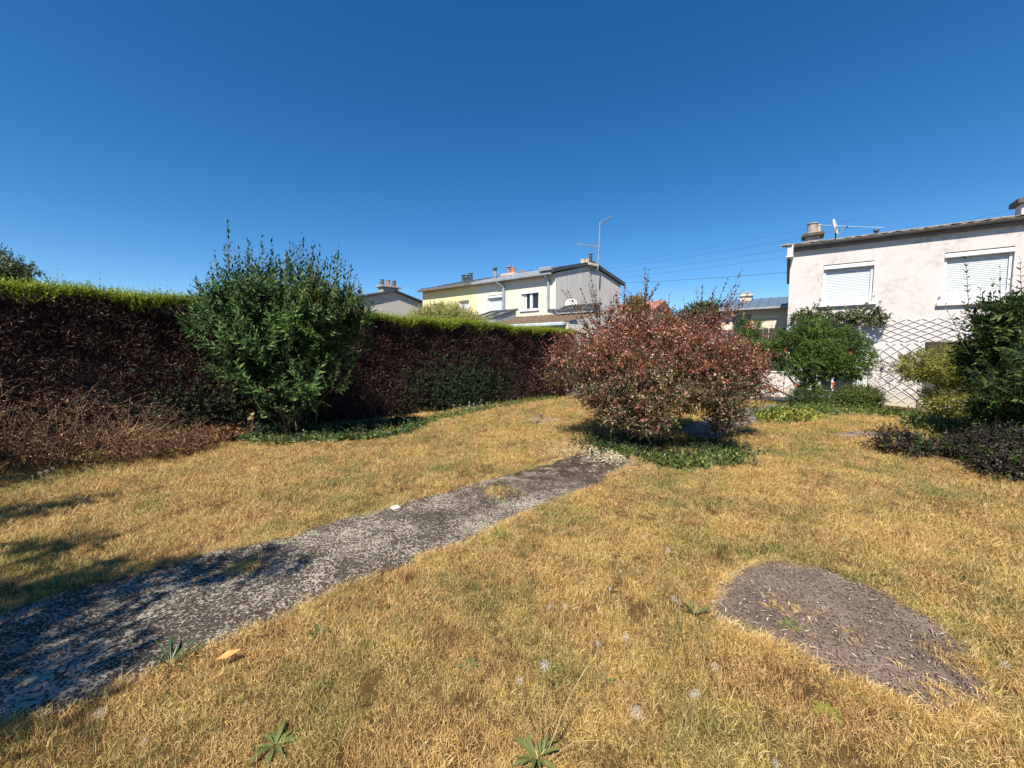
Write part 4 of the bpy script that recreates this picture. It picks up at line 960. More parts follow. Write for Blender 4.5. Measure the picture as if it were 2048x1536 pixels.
(lv, lt), (sv, st) = sprigs(B, d, .12, 8, .055, .022, 55, stem_r=.003, simple=True)
tri_obj('green_regrowth', [(lv, lt, 0), (sv, st, 0)], [M['hedge_shade']], hedge, 'stuff')

# ------------------------------------------------------------------ shrubs
def E(px, py, d, rx, ry, rz_): return (tuple(D(px, py, d)), (rx, ry, rz_))
# tall leafy shrub against the hedge
b0 = np.array(G(590, 872)); 
ells = [E(560, 640, 7.0, 1.25, .95, .80), E(480, 650, 6.9, .95, .8, .62), E(640, 650, 7.1, .85, .8, .75), E(560, 585, 7.0, 1.1, .7, .42), E(590, 760, 6.9, .95, .75, .62), E(520, 700, 6.8, .9, .7, .7), E(462, 612, 7.0, .55, .6, .34), E(655, 622, 7.0, .6, .6, .38), E(420, 640, 6.9, .45, .5, .22), E(700, 640, 7.1, .45, .5, .4)]
ext = []
tops = [(x, float(np.interp(x, [415, 450, 520, 610, 690, 725], [545, 505, 505, 495, 520, 580])) + random.uniform(-12, 34), 600) for x in np.linspace(415, 725, 46)]
for (px, ytop, ybot) in tuple(tops) + ((455, 440, 540), (430, 505, 560), (478, 500, 560), (497, 478, 560), (524, 478, 560), (543, 478, 560), (573, 505, 560), (607, 472, 560), (625, 497, 570), (640, 497, 570), (660, 540, 590), (677, 495, 570), (690, 560, 600), (703, 528, 590),
                         (722, 570, 610), (590, 520, 570), (512, 520, 570), (445, 540, 590), (652, 520, 580), (560, 515, 560), (380, 575, 640), (412, 570, 640), (420, 605, 650), (735, 600, 640)):
    dd = 6.9 + random.uniform(-.4, .3); t_ = D(px, ytop, dd); f_ = D(px + (560 - px) * .08 + random.uniform(-4, 4), ybot + 25, dd); v_ = t_ - f_; ln = np.linalg.norm(v_)
    ext.append((f_, v_, ln, int(ln / .034), .125, .042, 52, 0))
shrub('shrub', 'tall dark green leafy shrub with upright shoots against the hedge', 'shrub', b0, ells, 2900, dict(len=.42, n=14, L=.12, W=.042, ang=58, r=.004), [M['privet']], stem_mat=M['twig'], n_parts=140, stems=16, up=.9, rmin=.35, stem_r=(.013, .005), spread=.55, noise=.4, extra=ext, stem_top=.6, lump=.16, lfreq=4.0)

# the big red-leaved shrub in the middle of the lawn
b1 = np.array(G(1290, 884))
ells = [((2.35, 7.15, 1.35), (1.75, 1.5, .85)), ((1.35, 7.1, 1.15), (.85, .9, .62)), ((3.5, 7.2, 1.15), (.95, .9, .62)), ((2.4, 6.5, .95), (1.3, .9, .62)), ((2.4, 7.2, 1.85), (1.1, .9, .55)), ((3.15, 6.6, .75), (.7, .6, .40)), ((1.55, 6.5, .75), (.6, .5, .38)), ((2.15, 6.0, .50), (.55, .5, .40)), ((2.8, 6.1, .72), (.7, .5, .42)), ((1.2, 6.6, .95), (.6, .6, .5)), ((3.9, 6.9, .95), (.65, .7, .45)), ((1.7, 6.3, .72), (.6, .5, .42)), ((3.45,6.2,.55),(.3,.3,.3))]
ells = [((c_[0] + .14, c_[1], c_[2]), r_) for c_, r_ in ells]
def redpick(P): return (rng.uniform(0, 1, len(P)) < np.clip((P[:, 2] - 1.0) * 1.0 + np.abs(P[:, 0] - 2.4) * .16, .10, .92)).astype(int)
ext = []
for (px, ytop, xb, yb) in ((1180, 540, 1195, 640), (1160, 575, 1190, 650), (1125, 580, 1180, 660), (1230, 590, 1215, 650), (1290, 538, 1290, 620), (1315, 567, 1285, 620), (1250, 572, 1245, 630), (1405, 570, 1400, 640), (1432, 572, 1410, 640), (1485, 535, 1440, 640), (1470, 590, 1430, 650), (1340, 590, 1330, 640), (1495, 590, 1450, 650), (1455, 560, 1420, 640), (1200, 600, 1200, 650), (1555, 700, 1480, 730), (1100, 690, 1170, 720), (1110, 770, 1180, 760)):
    dd = 7.1 + random.uniform(-.4, .4); t_ = D(px, ytop, dd); f_ = D(xb, yb, dd); v_ = t_ - f_; ln = np.linalg.norm(v_); 
    for q in range(3):
        jx = random.uniform(-14, 14) * (q > 0); jt = random.uniform(.55, 1) if q else 1.0; vq = D(px + jx, ytop + (yb - ytop) * (1 - jt), dd) - f_; lq = np.linalg.norm(vq); ext.append((f_, vq, lq, int(lq / .024), .085, .032, 60, 1 if random.random() < .6 else 0))
shrub('shrub', 'broad rounded shrub with red and pink leaves in the middle of the lawn', 'shrub', b1, ells, 12500, dict(len=.34, n=14, L=.058, W=.028, ang=62, r=.0025, simple=True, jit=.4), [M['red_low'], M['red_top']], redpick, M['twig'], n_parts=220, part_name='twig', stems=0, up=.25, rmin=.45, noise=.75, extra=ext, lump=.30, lfreq=4.2, keep=lambda P: P[:, 2] > .74 - .58 * np.exp(-((P[:, 0] - 1.98) / .30) ** 2) * (P[:, 1] < 6.7) - .45 * np.exp(-((P[:, 0] - 3.3) / .22) ** 2) - .22 * np.exp(-((P[:, 0] - 1.35) / .2) ** 2) + .10 * np.sin(P[:, 0] * 7))
rs = bpy.data.objects[[o.name for o in bpy.data.objects if o.get('label', '').startswith('broad rounded')][0]]
for k in range(26):
    a = k * 2.4; r0 = .28 * math.sqrt((k + 1) / 26); p0 = b1 + np.array([r0 * math.cos(a), r0 * math.sin(a), -.02]); ph = a + random.uniform(-.4, .4); p1 = b1 + np.array([(.10 + r0 * 1.6) * math.cos(ph), (.10 + r0 * 1.6) * math.sin(ph), random.uniform(.9, 1.25)])
    stem_obj(rs, p0, p1, random.uniform(.012, .020), .007, M['tan_stem'], bow=.08)

# big dark shrub at the right edge
ells = [((9.0, 6.6, 1.25), (1.15, 1.2, .85)), ((8.45, 6.4, .85), (.60, .7, .60)), ((9.95, 6.7, 1.45), (1.4, 1.3, 1.0)), ((8.6, 6.7, 1.65), (.5, .6, .45)), ((8.2, 6.8, 1.4), (.42, .5, .36)), ((8.7, 5.9, .8), (.8, .6, .5)), E(2035, 690, 6.4, .5, .6, .42), E(2045, 810, 5.8, .55, .5, .5), E(2100, 630, 6.3, .55, .6, .4), E(2010, 760, 6.2, .40, .5, .42), E(2045, 625, 6.3, .42, .6, .34), E(2020, 855, 5.6, .50, .45, .34), E(2085, 780, 5.2, .5, .5, .6)]
ext = []
for (px, ytop, xb, yb) in ((1932, 520, 1938, 610), (2000, 535, 2000, 610), (2040, 515, 2044, 590), (1985, 560, 1990, 620), (1890, 612, 1925, 660), (1960, 580, 1965, 640), (1900, 650, 1940, 690), (2022, 560, 2024, 620)):
    dd = 6.5; t_ = D(px, ytop, dd); f_ = D(xb, yb + 20, dd); v_ = t_ - f_; ln = np.linalg.norm(v_); ext.append((f_, v_, ln, int(ln / .05), .12, .036, 62, 0))
shrub('shrub', 'large dark green shrub with long leaves at the right edge of the garden', 'shrub', (8.5, 6.7, hgt(8.5, 6.7)), ells, 4300, dict(len=.42, n=14, L=.14, W=.046, ang=62, r=.004), [M['laurel']], stem_mat=M['twig'], n_parts=130, stems=12, up=.45, rmin=.4, noise=.55, extra=ext, spread=.9, lump=.14, lfreq=3.5)

# golden-green shrub before the house
ells = [((10.0, 9.4, 1.25), (.85, .8, .50)), ((9.4, 9.3, 1.15), (.45, .5, .35)), ((10.2, 9.2, .55), (.6, .6, .42)), ((10.7, 9.2, 1.1), (.7, .7, .6)), ((9.7, 9.0, .45), (.4, .4, .3))]
shrub('shrub', 'loose golden-green shrub between the trellis and the dark right shrub', 'shrub', (10.1, 9.3, -.03), ells, 3000, dict(len=.26, n=12, L=.055, W=.028, ang=60, r=.0025, simple=True), [M['golden']], n_parts=90, part_name='twig', stems=9, up=.2, rmin=.4, noise=.6, lump=.16, lfreq=4.5)
# trumpet vine standing by the terrace
ells = [((8.75, 11.5, 1.75), (.95, .85, .62)), ((9.4, 11.5, 1.45), (.75, .75, .72)), ((8.3, 11.6, 1.25), (.65, .65, .55)), ((8.0, 11.9, 1.75), (.55, .5, .42)), ((7.5, 12.2, 1.65), (.5, .45, .4)), ((9.0, 11.2, 1.0), (.6, .5, .4)), ((8.4, 11.3, .55), (.35, .35, .5)), (tuple(D(1525, 705, 12.4)), (.75, .5, .42)), (tuple(D(1470, 700, 12.6)), (.5, .4, .4)), E(1625, 668, 11.8, .75, .5, .36), E(1692, 690, 11.7, .5, .5, .42)]
tv = shrub('shrub', 'bushy green trumpet vine with orange-red flowers in front of the terrace', 'shrub', (8.65, 11.4, .0), ells, 5800, dict(len=.30, n=13, L=.075, W=.034, ang=62, r=.003, simple=True), [M['vine']], n_parts=150, part_name='shoot', stems=6, up=.2, rmin=.4, noise=.6, stem_r=(.045, .02), stem_mat=M['bark'], spread=.25, stem_top=.4, lump=.27, lfreq=4.6)
for (px, py) in ((1556, 760), (1566, 764), (1588, 769), (1496, 654), (1501, 645), (1664, 766), (1667, 770), (1700, 705), (1570, 700), (1530, 672)):
    p = D(px, py, 10.75 if px < 1650 or px > 1690 else 10.6) if py > 680 else D(px, py, 11.4); K = 5
    dirs = nrm(rdir(K) + np.array([0, -.8, -.2])); lv, lt = leaves(np.repeat(p[None], K, 0), dirs, rdir(K), .085, .035, simple=False); tri_obj('flower', [(lv, lt, 0)], [M['orange']], tv)
# vine trained along the wall
ve_ = thing('wall_vine', 'climbing vine trained along the white wall under the left window', 'vine', house_tf(.6, -.1, 0.05)); parts = []
Kc = 420; uu = rng.uniform(.15, 2.55, Kc); zc = np.interp(uu, [.15, .5, 1.0, 1.6, 2.1, 2.55], [2.75, 2.85, 2.75, 2.72, 2.78, 2.58]); zz = zc + rng.normal(0, .13, Kc) - .1 * rng.uniform(0, 1, Kc)
B = np.array([house_tf(a_, -rng.uniform(.05, .40), b_) for a_, b_ in zip(uu, zz)])
d = nrm(rdir(Kc) + np.array([-HV[0], -HV[1], .1]) * .6)
(lv, lt), (sv, st) = sprigs(B, d, .16, 9, .075, .055, 65, stem_r=.003, jitter=.4); tri_obj('foliage', [(lv, lt, 0), (sv, st, 1)], [M['vine_pale'], M['twig']], ve_, 'stuff')
MB(house_tf).tube([(.62, -.12, 0.05), (.58, -.15, 1.4), (.5, -.16, 2.3), (.7, -.18, 2.62), (1.4, -.18, 2.66), (2.4, -.16, 2.62)], [.035, .03, .025, .02, .014, .008], 6).build('stem', M['bark'], ve_, smooth=True)
# tendrils that cross to the trellis
MB(house_tf).tube([(2.25, -.06, 1.15), (2.6, -.07, 1.05), (3.0, -.06, 1.0)], .006, 4).build('tendril', M['twig'], ve_); MB(house_tf).tube([(2.2, -.06, .8), (2.5, -.07, .55), (2.9, -.06, .42)], .006, 4).build('tendril', M['twig'], ve_)
Kt = 26; uu = rng.uniform(2.25, 3.0, Kt); B = np.array([house_tf(a_, -.07, 1.3 - .45 * (a_ - 2.25) - (.35 if q % 2 else 0) + rng.normal(0, .05)) for q, a_ in enumerate(uu)])
(lv, lt), (sv, st) = sprigs(B, nrm(rdir(Kt) + [0, -.4, 0]), .08, 5, .06, .03, 60); tri_obj('side_foliage', [(lv, lt, 0), (sv, st, 1)], [M['vine_pale'], M['twig']], ve_, 'stuff')
shrub('shrub', 'low rounded bright green shrub in front of the garden door', 'shrub', (9.35, 10.75, 0), [((9.35, 10.75, .36), (.62, .55, .36))], 1500, dict(len=.20, n=11, L=.045, W=.022, ang=55, r=.002, simple=True), [M['box']], n_parts=70, part_name='twig', stems=6, up=.35, rmin=.45, noise=.45, spread=.4)
shrub('shrub', 'small dark shrub at the foot of the trumpet vine', 'shrub', (8.15, 11.1, 0), [((8.1, 11.1, .35), (.5, .4, .36)), ((8.75, 11.2, .25), (.4, .35, .28))], 420, dict(len=.22, n=11, L=.045, W=.022, ang=60, r=.002, simple=True), [M['privet']], n_parts=40, part_name='twig', stems=6, up=.4, rmin=.4, noise=.5, spread=.4)
# low purple shrub at the lawn's right edge
ells = [((5.9, 5.75, .20), (.55, .45, .22)), ((6.5, 5.35, .24), (.8, .55, .26)), ((6.2, 4.7, .22), (.6, .5, .24)), ((7.2, 5.0, .28), (.9, .7, .3)), ((6.2, 4.1, .18), (.5, .4, .2))]
shrub('shrub', 'low dark purple-leaved shrub spreading over the lawn at the right', 'shrub', (6.4, 5.2, 0), ells, 2600, dict(len=.24, n=11, L=.055, W=.032, ang=62, r=.003, simple=True), [M['dark_leaf'], M['laurel']], lambda P: (rng.uniform(0, 1, len(P)) < .22).astype(int), lump=.12, lfreq=5, n_parts=120, part_name='twig', stems=10, up=.5, rmin=.3, noise=.6, spread=1.4)
# dead tangle at the left edge
dt = thing('dead_shrub', 'dry brown tangled dead shrub at the foot of the hedge at the left', 'shrub', (-5.9, 5.4, 0))
pieces = []; K = 520
cx = -7.4 + 2.7 * rng.uniform(0, 1, K) ** 1.2; cy = 5.05 + (cx + 6.2) * .62 + rng.normal(0, .25, K); hh = np.interp(cx, [-7.4, -6.2, -5.4, -4.5], [1.6, 1.35, .95, .35]) * rng.uniform(.25, 1.05, K)
B = np.stack([cx, cy, np.full(K, .02)], 1); d = nrm(np.stack([rng.normal(0, .5, K), rng.normal(-.15, .4, K), np.ones(K)], 1))
(lv, lt), (sv, st) = sprigs(B, d, hh, 16, .05, .020, 65, bend=(.15, -.15, -.25), stem_r=.005, simple=True, jitter=.6, t0=.3); pieces += [(lv, lt, 0), (sv, st, 1)]
K = 900; B2 = np.stack([rng.uniform(-7.3, -4.6, K), np.zeros(K), np.zeros(K)], 1); B2[:, 1] = 5.0 + (B2[:, 0] + 6.2) * .62 + rng.normal(0, .25, K); B2[:, 2] = rng.uniform(.05, .9, K) * np.interp(B2[:, 0], [-7.4, -5.4, -4.5], [1.5, 1.0, .3])
(lv, lt), (sv, st) = sprigs(B2, nrm(rdir(K) + [0, 0, .25]), rng.uniform(.12, .4, K), 5, .035, .016, 60, bend=(0, 0, -.2), stem_r=.003, simple=True, jitter=.6); pieces += [(lv, lt, 0), (sv, st, 1)]
tri_obj('dry_foliage', pieces, [M['dead_leaf'], M['twig']], dt, 'stuff')
for k in range(22):
    x = random.uniform(-7.2, -4.7); y = 5.0 + (x + 6.2) * .62; L = random.uniform(.6, 1.2) * (1.2 if x < -5.6 else .75)
    stem_obj(dt, (x, y, 0), (x + random.uniform(-.4, .5), y + random.uniform(-.4, .15), L * random.uniform(.5, .85)), .006, .0012, M['tan_stem'], name='branch', bow=.25, segs=6)
dh = thing('dry_grass_clump', 'pale bleached clump of dry grass lying against the dead shrub', 'grass clump', G(235, 905)); K = 260
B = np.array(G(235, 905)) + np.stack([rng.normal(0, .35, K), rng.normal(.1, .14, K), rng.uniform(.0, .25, K)], 1); lv, lt = leaves(B, nrm(np.stack([rng.normal(.9, .4, K), rng.normal(-.2, .3, K), rng.normal(.45, .3, K)], 1)), rdir(K), rng.uniform(.2, .5, K), .012, droop=.2, simple=True); tri_obj('straw', [(lv, lt, 0)], [M['tan_leaf']], dh, 'stuff')
# two dead leafy stems left of the tall shrub
for (px, py, h, lab) in ((470, 868, .95, 'thin dead stem with tan withered leaves left of the tall shrub'), (508, 868, .42, 'shorter dead stem with tan leaves under the tall shrub')):
    p = np.array(G(px, py)); r_ = thing('dead_plant', lab, 'dead plant', p); K = 60 if h > .6 else 34
    pts = stem_obj(r_, p, p + [random.uniform(-.05, .05), 0, h], .010, .004, M['tan_stem'], bow=.04)
    t_ = rng.uniform(.02, 1, K); P = p + np.stack([np.zeros(K), np.zeros(K), t_ * h], 1) + rng.normal(0, .025, (K, 3)); lv, lt = leaves(P, nrm(rdir(K) + [0, -.2, -.5]), rdir(K), rng.uniform(.05, .10, K), rng.uniform(.03, .06, K)); tri_obj('withered_leaves', [(lv, lt, 0)], [M['tan_leaf']], r_, 'stuff')
    for k in range(5): stem_obj(r_, p + [0, 0, h * random.uniform(.4, .95)], p + [random.uniform(-.35, .15), random.uniform(-.1, .1), h * random.uniform(.7, 1.15)], .004, .0015, M['twig'], name='side_branch', bow=.15)

# golden bush just behind the hedge
pg = np.array(D(895, 630, 11.9)); ells = [(tuple(pg + [0, 0, -.1]), (.85, .7, .42)), (tuple(pg + [-.55, -.1, -.2]), (.6, .6, .36)), (tuple(pg + [.7, 0, -.35]), (.6, .6, .30)), (tuple(pg+[0,0,-1.2]),(1,.7,.8))]
shrub('shrub', 'spiky pale yellow bush rising behind the hedge before the yellow house', 'shrub', (pg[0], pg[1], 0), ells, 4200, dict(len=.42, n=16, L=.075, W=.026, ang=38, r=.003, simple=True), [M['pale_golden']], n_parts=90, stems=8, up=1.3, rmin=.5, noise=.35)
pg2 = np.array(D(728, 640, 10.4)); shrub('shrub', 'small green shrub top showing over the hedge beside the tall shrub', 'shrub', (pg2[0], pg2[1], 0), [(tuple(pg2), (.42, .4, .32)), (tuple(pg2 + [0, 0, -.9]), (.6, .5, .8))], 420, dict(len=.25, n=12, L=.055, W=.022, ang=50, r=.003, simple=True), [M['weed']], n_parts=20, stems=5, up=.6, noise=.5)
# trees beyond
def tree(name, label, base, ells, K, L, W, mat, n_parts=0, group=None, stems=7, rtr=.10, ln=.5):
    return shrub(name, label, 'tree', base, ells, K, dict(len=ln, n=12, L=L, W=W, ang=60, r=.006, simple=True), [mat], n_parts=n_parts, part_name='spray', stems=stems, up=.25, rmin=.35, noise=.6, stem_r=(rtr, .03), stem_mat=M['bark'], spread=.3, group=group, stem_top=.9)
q = np.array(D(10, 545, 11.5)); tree('tree', 'dark tree crown rising behind the left end of the hedge', (q[0] - .3, q[1], 0), [(tuple(q + [-.4, 0, .05]), (1.0, .9, .62)), (tuple(q + [.15, 0, -.2]), (.75, .7, .55)), (tuple(q + [-1.3, .3, .1]), (1.0, .9, .9)), (tuple(q + [-.4, 0, -1]), (1.1, .9, .8))], 1400, .10, .05, M['far_leaf'], 30, ln=.35)
q = np.array(D(392, 597, 13)); tree('tree', 'small dark treetop just left of the tall shrub behind the hedge', (q[0], q[1], 0), [(tuple(q + [0, 0, -.1]), (.34, .34, .32)), (tuple(q + [0, 0, -.7]), (.6, .6, .6))], 320, .07, .03, M['far_leaf'], 0, stems=3, ln=.25)
q = np.array(D(1278, 605, 26)); tree('tree', 'light green treetop beside the distant red roof', (q[0], q[1], 0), [(tuple(q + [-.1, 0, -.1]), (.8, .7, .65)), (tuple(q + [0, 0, -1.4]), (1.2, 1, 1.2))], 420, .16, .09, M['golden'], 0, stems=4)
q = np.array(D(1405, 622, 24)); tree('tree', 'dark wide treetops behind the right side of the red shrub', (q[0], q[1], 0), [(tuple(q + [0, 0, -.1]), (1.5, .9, .75)), (tuple(q + [-1.5, 0, -.5]), (1.3, .9, .6)), (tuple(q + [.2, 0, -1.6]), (1.7, 1, 1.2)), (tuple(q + [.9, 0, -.95]), (.9, .9, .6))], 1100, .16, .08, M['far_leaf'], 0, stems=4)
q = np.array(D(1488, 655, 14.0)); tree('tree', 'young slender tree left of the trumpet vine before the pale house', (q[0], q[1], 0), [(tuple(q + [0, 0, -.1]), (.38, .35, .65)), (tuple(q + [.42, 0, -.1]), (.30, .3, .5)), (tuple(q + [0, 0, -1.0]), (.5, .4, .5))], 330, .09, .03, M['vine'], 20, stems=4, rtr=.03, ln=.35)
# tree to the left of the photographer: outside the frame, its thin crown shades the path
ts = np.array([-5.0, -2.2, 0]); k_ = 1 / math.tan(SUN_EL); clumps = []
for (px, py, H_, r_) in ((150, 1185, 3.7, .55), (20, 1215, 3.6, .6), (330, 1155, 4.1, .40), (470, 1130, 4.4, .28), (-150, 1240, 3.5, .7), (560, 1135, 4.6, .22), (60, 1385, 3.9, .42), (180, 1345, 4.2, .2), (-200, 1420, 3.7, .7), (60, 1105, 3.6, .36), (170, 1085, 3.9, .22), (30, 1030, 4.2, .35), (160, 1005, 4.4, .28), (-120, 1040, 4.0, .6), (-60, 970, 4.6, .7), (40,962,4.8,.45)):
    g_ = np.array(G(px, py)); clumps.append((tuple(g_ + np.array([SUN_H[0], SUN_H[1], 0]) * H_ * k_ + np.array([0, 0, H_])), (r_ * 1.25, r_, r_ * .6)))
tree('tree', 'thin-crowned tree standing by the path left of the viewpoint', ts, clumps, 1000, .09, .04, M['far_leaf'], 0, stems=16, rtr=.05, ln=.32)

# ------------------------------------------------------------------ ground cover
def cover(name, pts, K, mat, hL, sp, kind='stuff', lift=0.0, up=1.0, n=6):
    B = pts[rng.integers(0, len(pts), K)] + np.column_stack([rng.normal(0, sp, (K, 2)), np.zeros(K)]); B[:, 2] = hgt(B[:, 0], B[:, 1]) + lift
    d = nrm(rng.normal(0, .6, (K, 3)) * [1, 1, .3] + [0, 0, up]); (lv, lt), (sv, st) = sprigs(B, d, hL * rng.uniform(.5, 1.3, K), n, hL * .55, hL * .30, 60, stem_r=.002, simple=True, jitter=.4)
    return tri_obj(name, [(lv, lt, 0), (sv, st, 0)], [mat], None, kind)
def line_px(px, n=40):
    P = np.array([G(*q) for q in px]); s = np.concatenate([[0], np.cumsum(np.linalg.norm(np.diff(P, axis=0), axis=1))]); u = np.linspace(0, s[-1], n); return np.stack([np.interp(u, s, P[:, k]) for k in range(3)], 1)
cover('ivy_ground_cover', line_px([(480, 882), (560, 889), (640, 886), (720, 881), (800, 870), (845, 852)]), 620, M['ivy'], .14, .07)
cover('ivy_ground_cover', line_px([(520, 872), (600, 872), (700, 866), (820, 850)]), 420, M['hedge_shade'], .20, .16)  # rear ivy in a darker leaf, the shrub's shade put into its colour
cover('hedge_foot_weeds', line_px([(840, 852), (900, 835), (980, 818), (1060, 805), (1110, 800)]), 520, M['weed'], .14, .10)
cover('dry_hedge_foot_weeds', line_px([(330, 895), (400, 888), (470, 882)]), 260, M['dead_leaf'], .22, .12)
cover('weeds_under_red_shrub', line_px([(1170, 890), (1250, 905), (1330, 918), (1420, 915), (1470, 905), (1400, 890), (1250, 885)]), 800, M['hedge_shade'], .12, .22)  # dark leaf tone paints in the shade beneath the shrub
cover('weeds_under_red_shrub', line_px([(1300, 930), (1360, 935), (1430, 928), (1480, 915)]), 330, M['weed'], .13, .10)
cover('weeds_under_red_shrub', line_px([(1212, 898), (1245, 905), (1270, 915)]), 130, M['weed'], .11, .08)
cover('green_weeds_by_house', line_px([(1540, 836), (1600, 828), (1680, 822), (1760, 828), (1850, 842)]), 800, M['weed'], .20, .30)
cover('green_weeds_by_house', line_px([(1550, 845), (1570, 842), (1600, 836)]), 220, M['golden'], .24, .16)
cover('green_weeds_by_house', line_px([(1860, 855), (1900, 870), (1930, 862)]), 380, M['weed'], .22, .2)
# white daisies at the hedge foot
for k in range(26):
    pxy = (random.uniform(900, 1000), 0); py = 842 - (pxy[0] - 860) * .17 + random.uniform(-8, 8); g_ = np.array(G(pxy[0], py)); h = random.uniform(.12, .3); r_ = thing('daisy', 'small white daisy flowering in the weeds at the hedge foot', 'flower', g_, 'white daisies at the hedge foot')
    MB().tube([g_, g_ + [0, 0, h]], .003, 4).build('stem', M['stalk'], r_); n_ = 9; a = np.arange(n_) * 6.283 / n_; d = np.stack([np.cos(a), np.sin(a), np.full(n_, .25)], 1); lv, lt = leaves(np.repeat((g_ + [0, 0, h])[None], n_, 0), d, np.tile([0, 0, 1.0], (n_, 1)), .028, .016, simple=True); tri_obj('petals', [(lv, lt, 0)], [M['daisy']], r_, 'stuff')

# leaf litter where the path meets the shrub
K = 2600; L_ = line_px([(1120, 905), (1180, 900), (1230, 915), (1270, 935)]); P = L_[rng.integers(0, 40, K)] + np.column_stack([rng.normal(0, .22, (K, 2)), np.zeros(K)]); P[:, 2] = hgt(P[:, 0], P[:, 1]) + .014 + rng.uniform(0, .01, K)
d = rdir(K); d[:, 2] *= .15; lv, lt = leaves(P, d, np.tile([0, 0, 1.0], (K, 1)) + rng.normal(0, .3, (K, 3)), rng.uniform(.02, .045, K), rng.uniform(.01, .022, K), simple=True); tri_obj('leaf_litter', [(lv, lt, 0)], [M['litter']], None, 'stuff')
# pebbles on the bare patch and the path
ico_v = np.array([[0, 0, 1], [.9, 0, .1], [.1, .9, 0], [-.9, .1, .1], [0, -.9, 0], [0, 0, -1]], float); ico_t = np.array([[0, 1, 2], [0, 2, 3], [0, 3, 4], [0, 4, 1], [5, 2, 1], [5, 3, 2], [5, 4, 3], [5, 1, 4]])
def pebbles(name, poly, N, r0, r1, mat, lift):
    poly = np.array(poly); lo, hi = poly[:, :2].min(0), poly[:, :2].max(0); P = rng.uniform(lo, hi, (N * 4, 2)); P = P[in_poly(P, poly)][:N]; n_ = len(P); r = r0 + (r1 - r0) * rng.uniform(0, 1, n_) ** 3
    V = ico_v[None] * r[:, None, None] * rng.uniform(.6, 1.2, (n_, 6, 1)) * np.array([1, 1, .6]); V = V + np.column_stack([P, hgt(P[:, 0], P[:, 1]) + lift])[:, None]
    tri_obj(name, [(V.reshape(-1, 3), (np.arange(n_)[:, None, None] * 6 + ico_t).reshape(-1, 3), 0)], [mat], None, 'stuff')
pebbles('pale_pebbles', patch_poly, 260, .002, .009, M['stone'], .02)
pebbles('soil_crumbs', patch_poly, 5000, .003, .011, M['soil'], .018)
K = 260; P = rng.uniform(patch_poly.min(0), patch_poly.max(0), (K * 3, 2)); P = P[in_poly(P, patch_poly)][:K]; K = len(P); P = np.column_stack([P, hgt(P[:, 0], P[:, 1]) + .02]); d = rdir(K); d[:, 2] *= .15; lv, lt = leaves(P, d, np.tile([0, 0, 1.0], (K, 1)), rng.uniform(.01, .07, K), rng.uniform(.002, .007, K), droop=0, simple=True); tri_obj('soil_debris', [(lv, lt, 0)], [M['litter']], None, 'stuff')
pebbles('gravel_stones', drive_poly, 1500, .008, .025, M['gravel'], .01)
stone = np.array(G(790, 1019)); tag(MB().lathe(stone[0], stone[1], [(.05, stone[2]), (.055, stone[2] + .02), (.035, stone[2] + .035)], 7).build('stone', M['stone']), 'flat pale stone lying on the edge of the path', 'stone')

# ------------------------------------------------------------------ the dried lawn
def tuft(name, nb, rad, l0, l1, lean0, lean1, w, mat, seed):
    r_ = np.random.default_rng(seed); V, T = [], []
    for k in range(nb):
        a = r_.uniform(0, 6.283); p = np.array([math.cos(a), math.sin(a), 0]) * rad * math.sqrt(r_.uniform()); az = r_.uniform(0, 6.283); le = math.radians(r_.uniform(lean0, lean1)); L = r_.uniform(l0, l1)
        h = np.array([math.cos(az), math.sin(az), 0]); sd = np.array([-h[1], h[0], 0]) * w * r_.uniform(.6, 1.3) * .5; p[2] -= .004
        m_ = p + (h * math.sin(le * .7) + np.array([0, 0, math.cos(le * .7)])) * L * .55; t_ = m_ + (h * math.sin(le * 1.25) + np.array([0, 0, math.cos(le * 1.25)])) * L * .45; c_ = len(V); t_[2] = max(t_[2], .004)
        tw = np.array([0, 0, w * r_.normal(0, .4)]); V += [p - sd, p + sd, m_ - sd * .8 + tw, m_ + sd * .8 - tw, t_]; T += [[c_, c_ + 1, c_ + 3], [c_, c_ + 3, c_ + 2], [c_ + 2, c_ + 3, c_ + 4]]
    return bpy.data.objects.new(name, tri_mesh(name, np.array(V), np.array(T), [mat]))
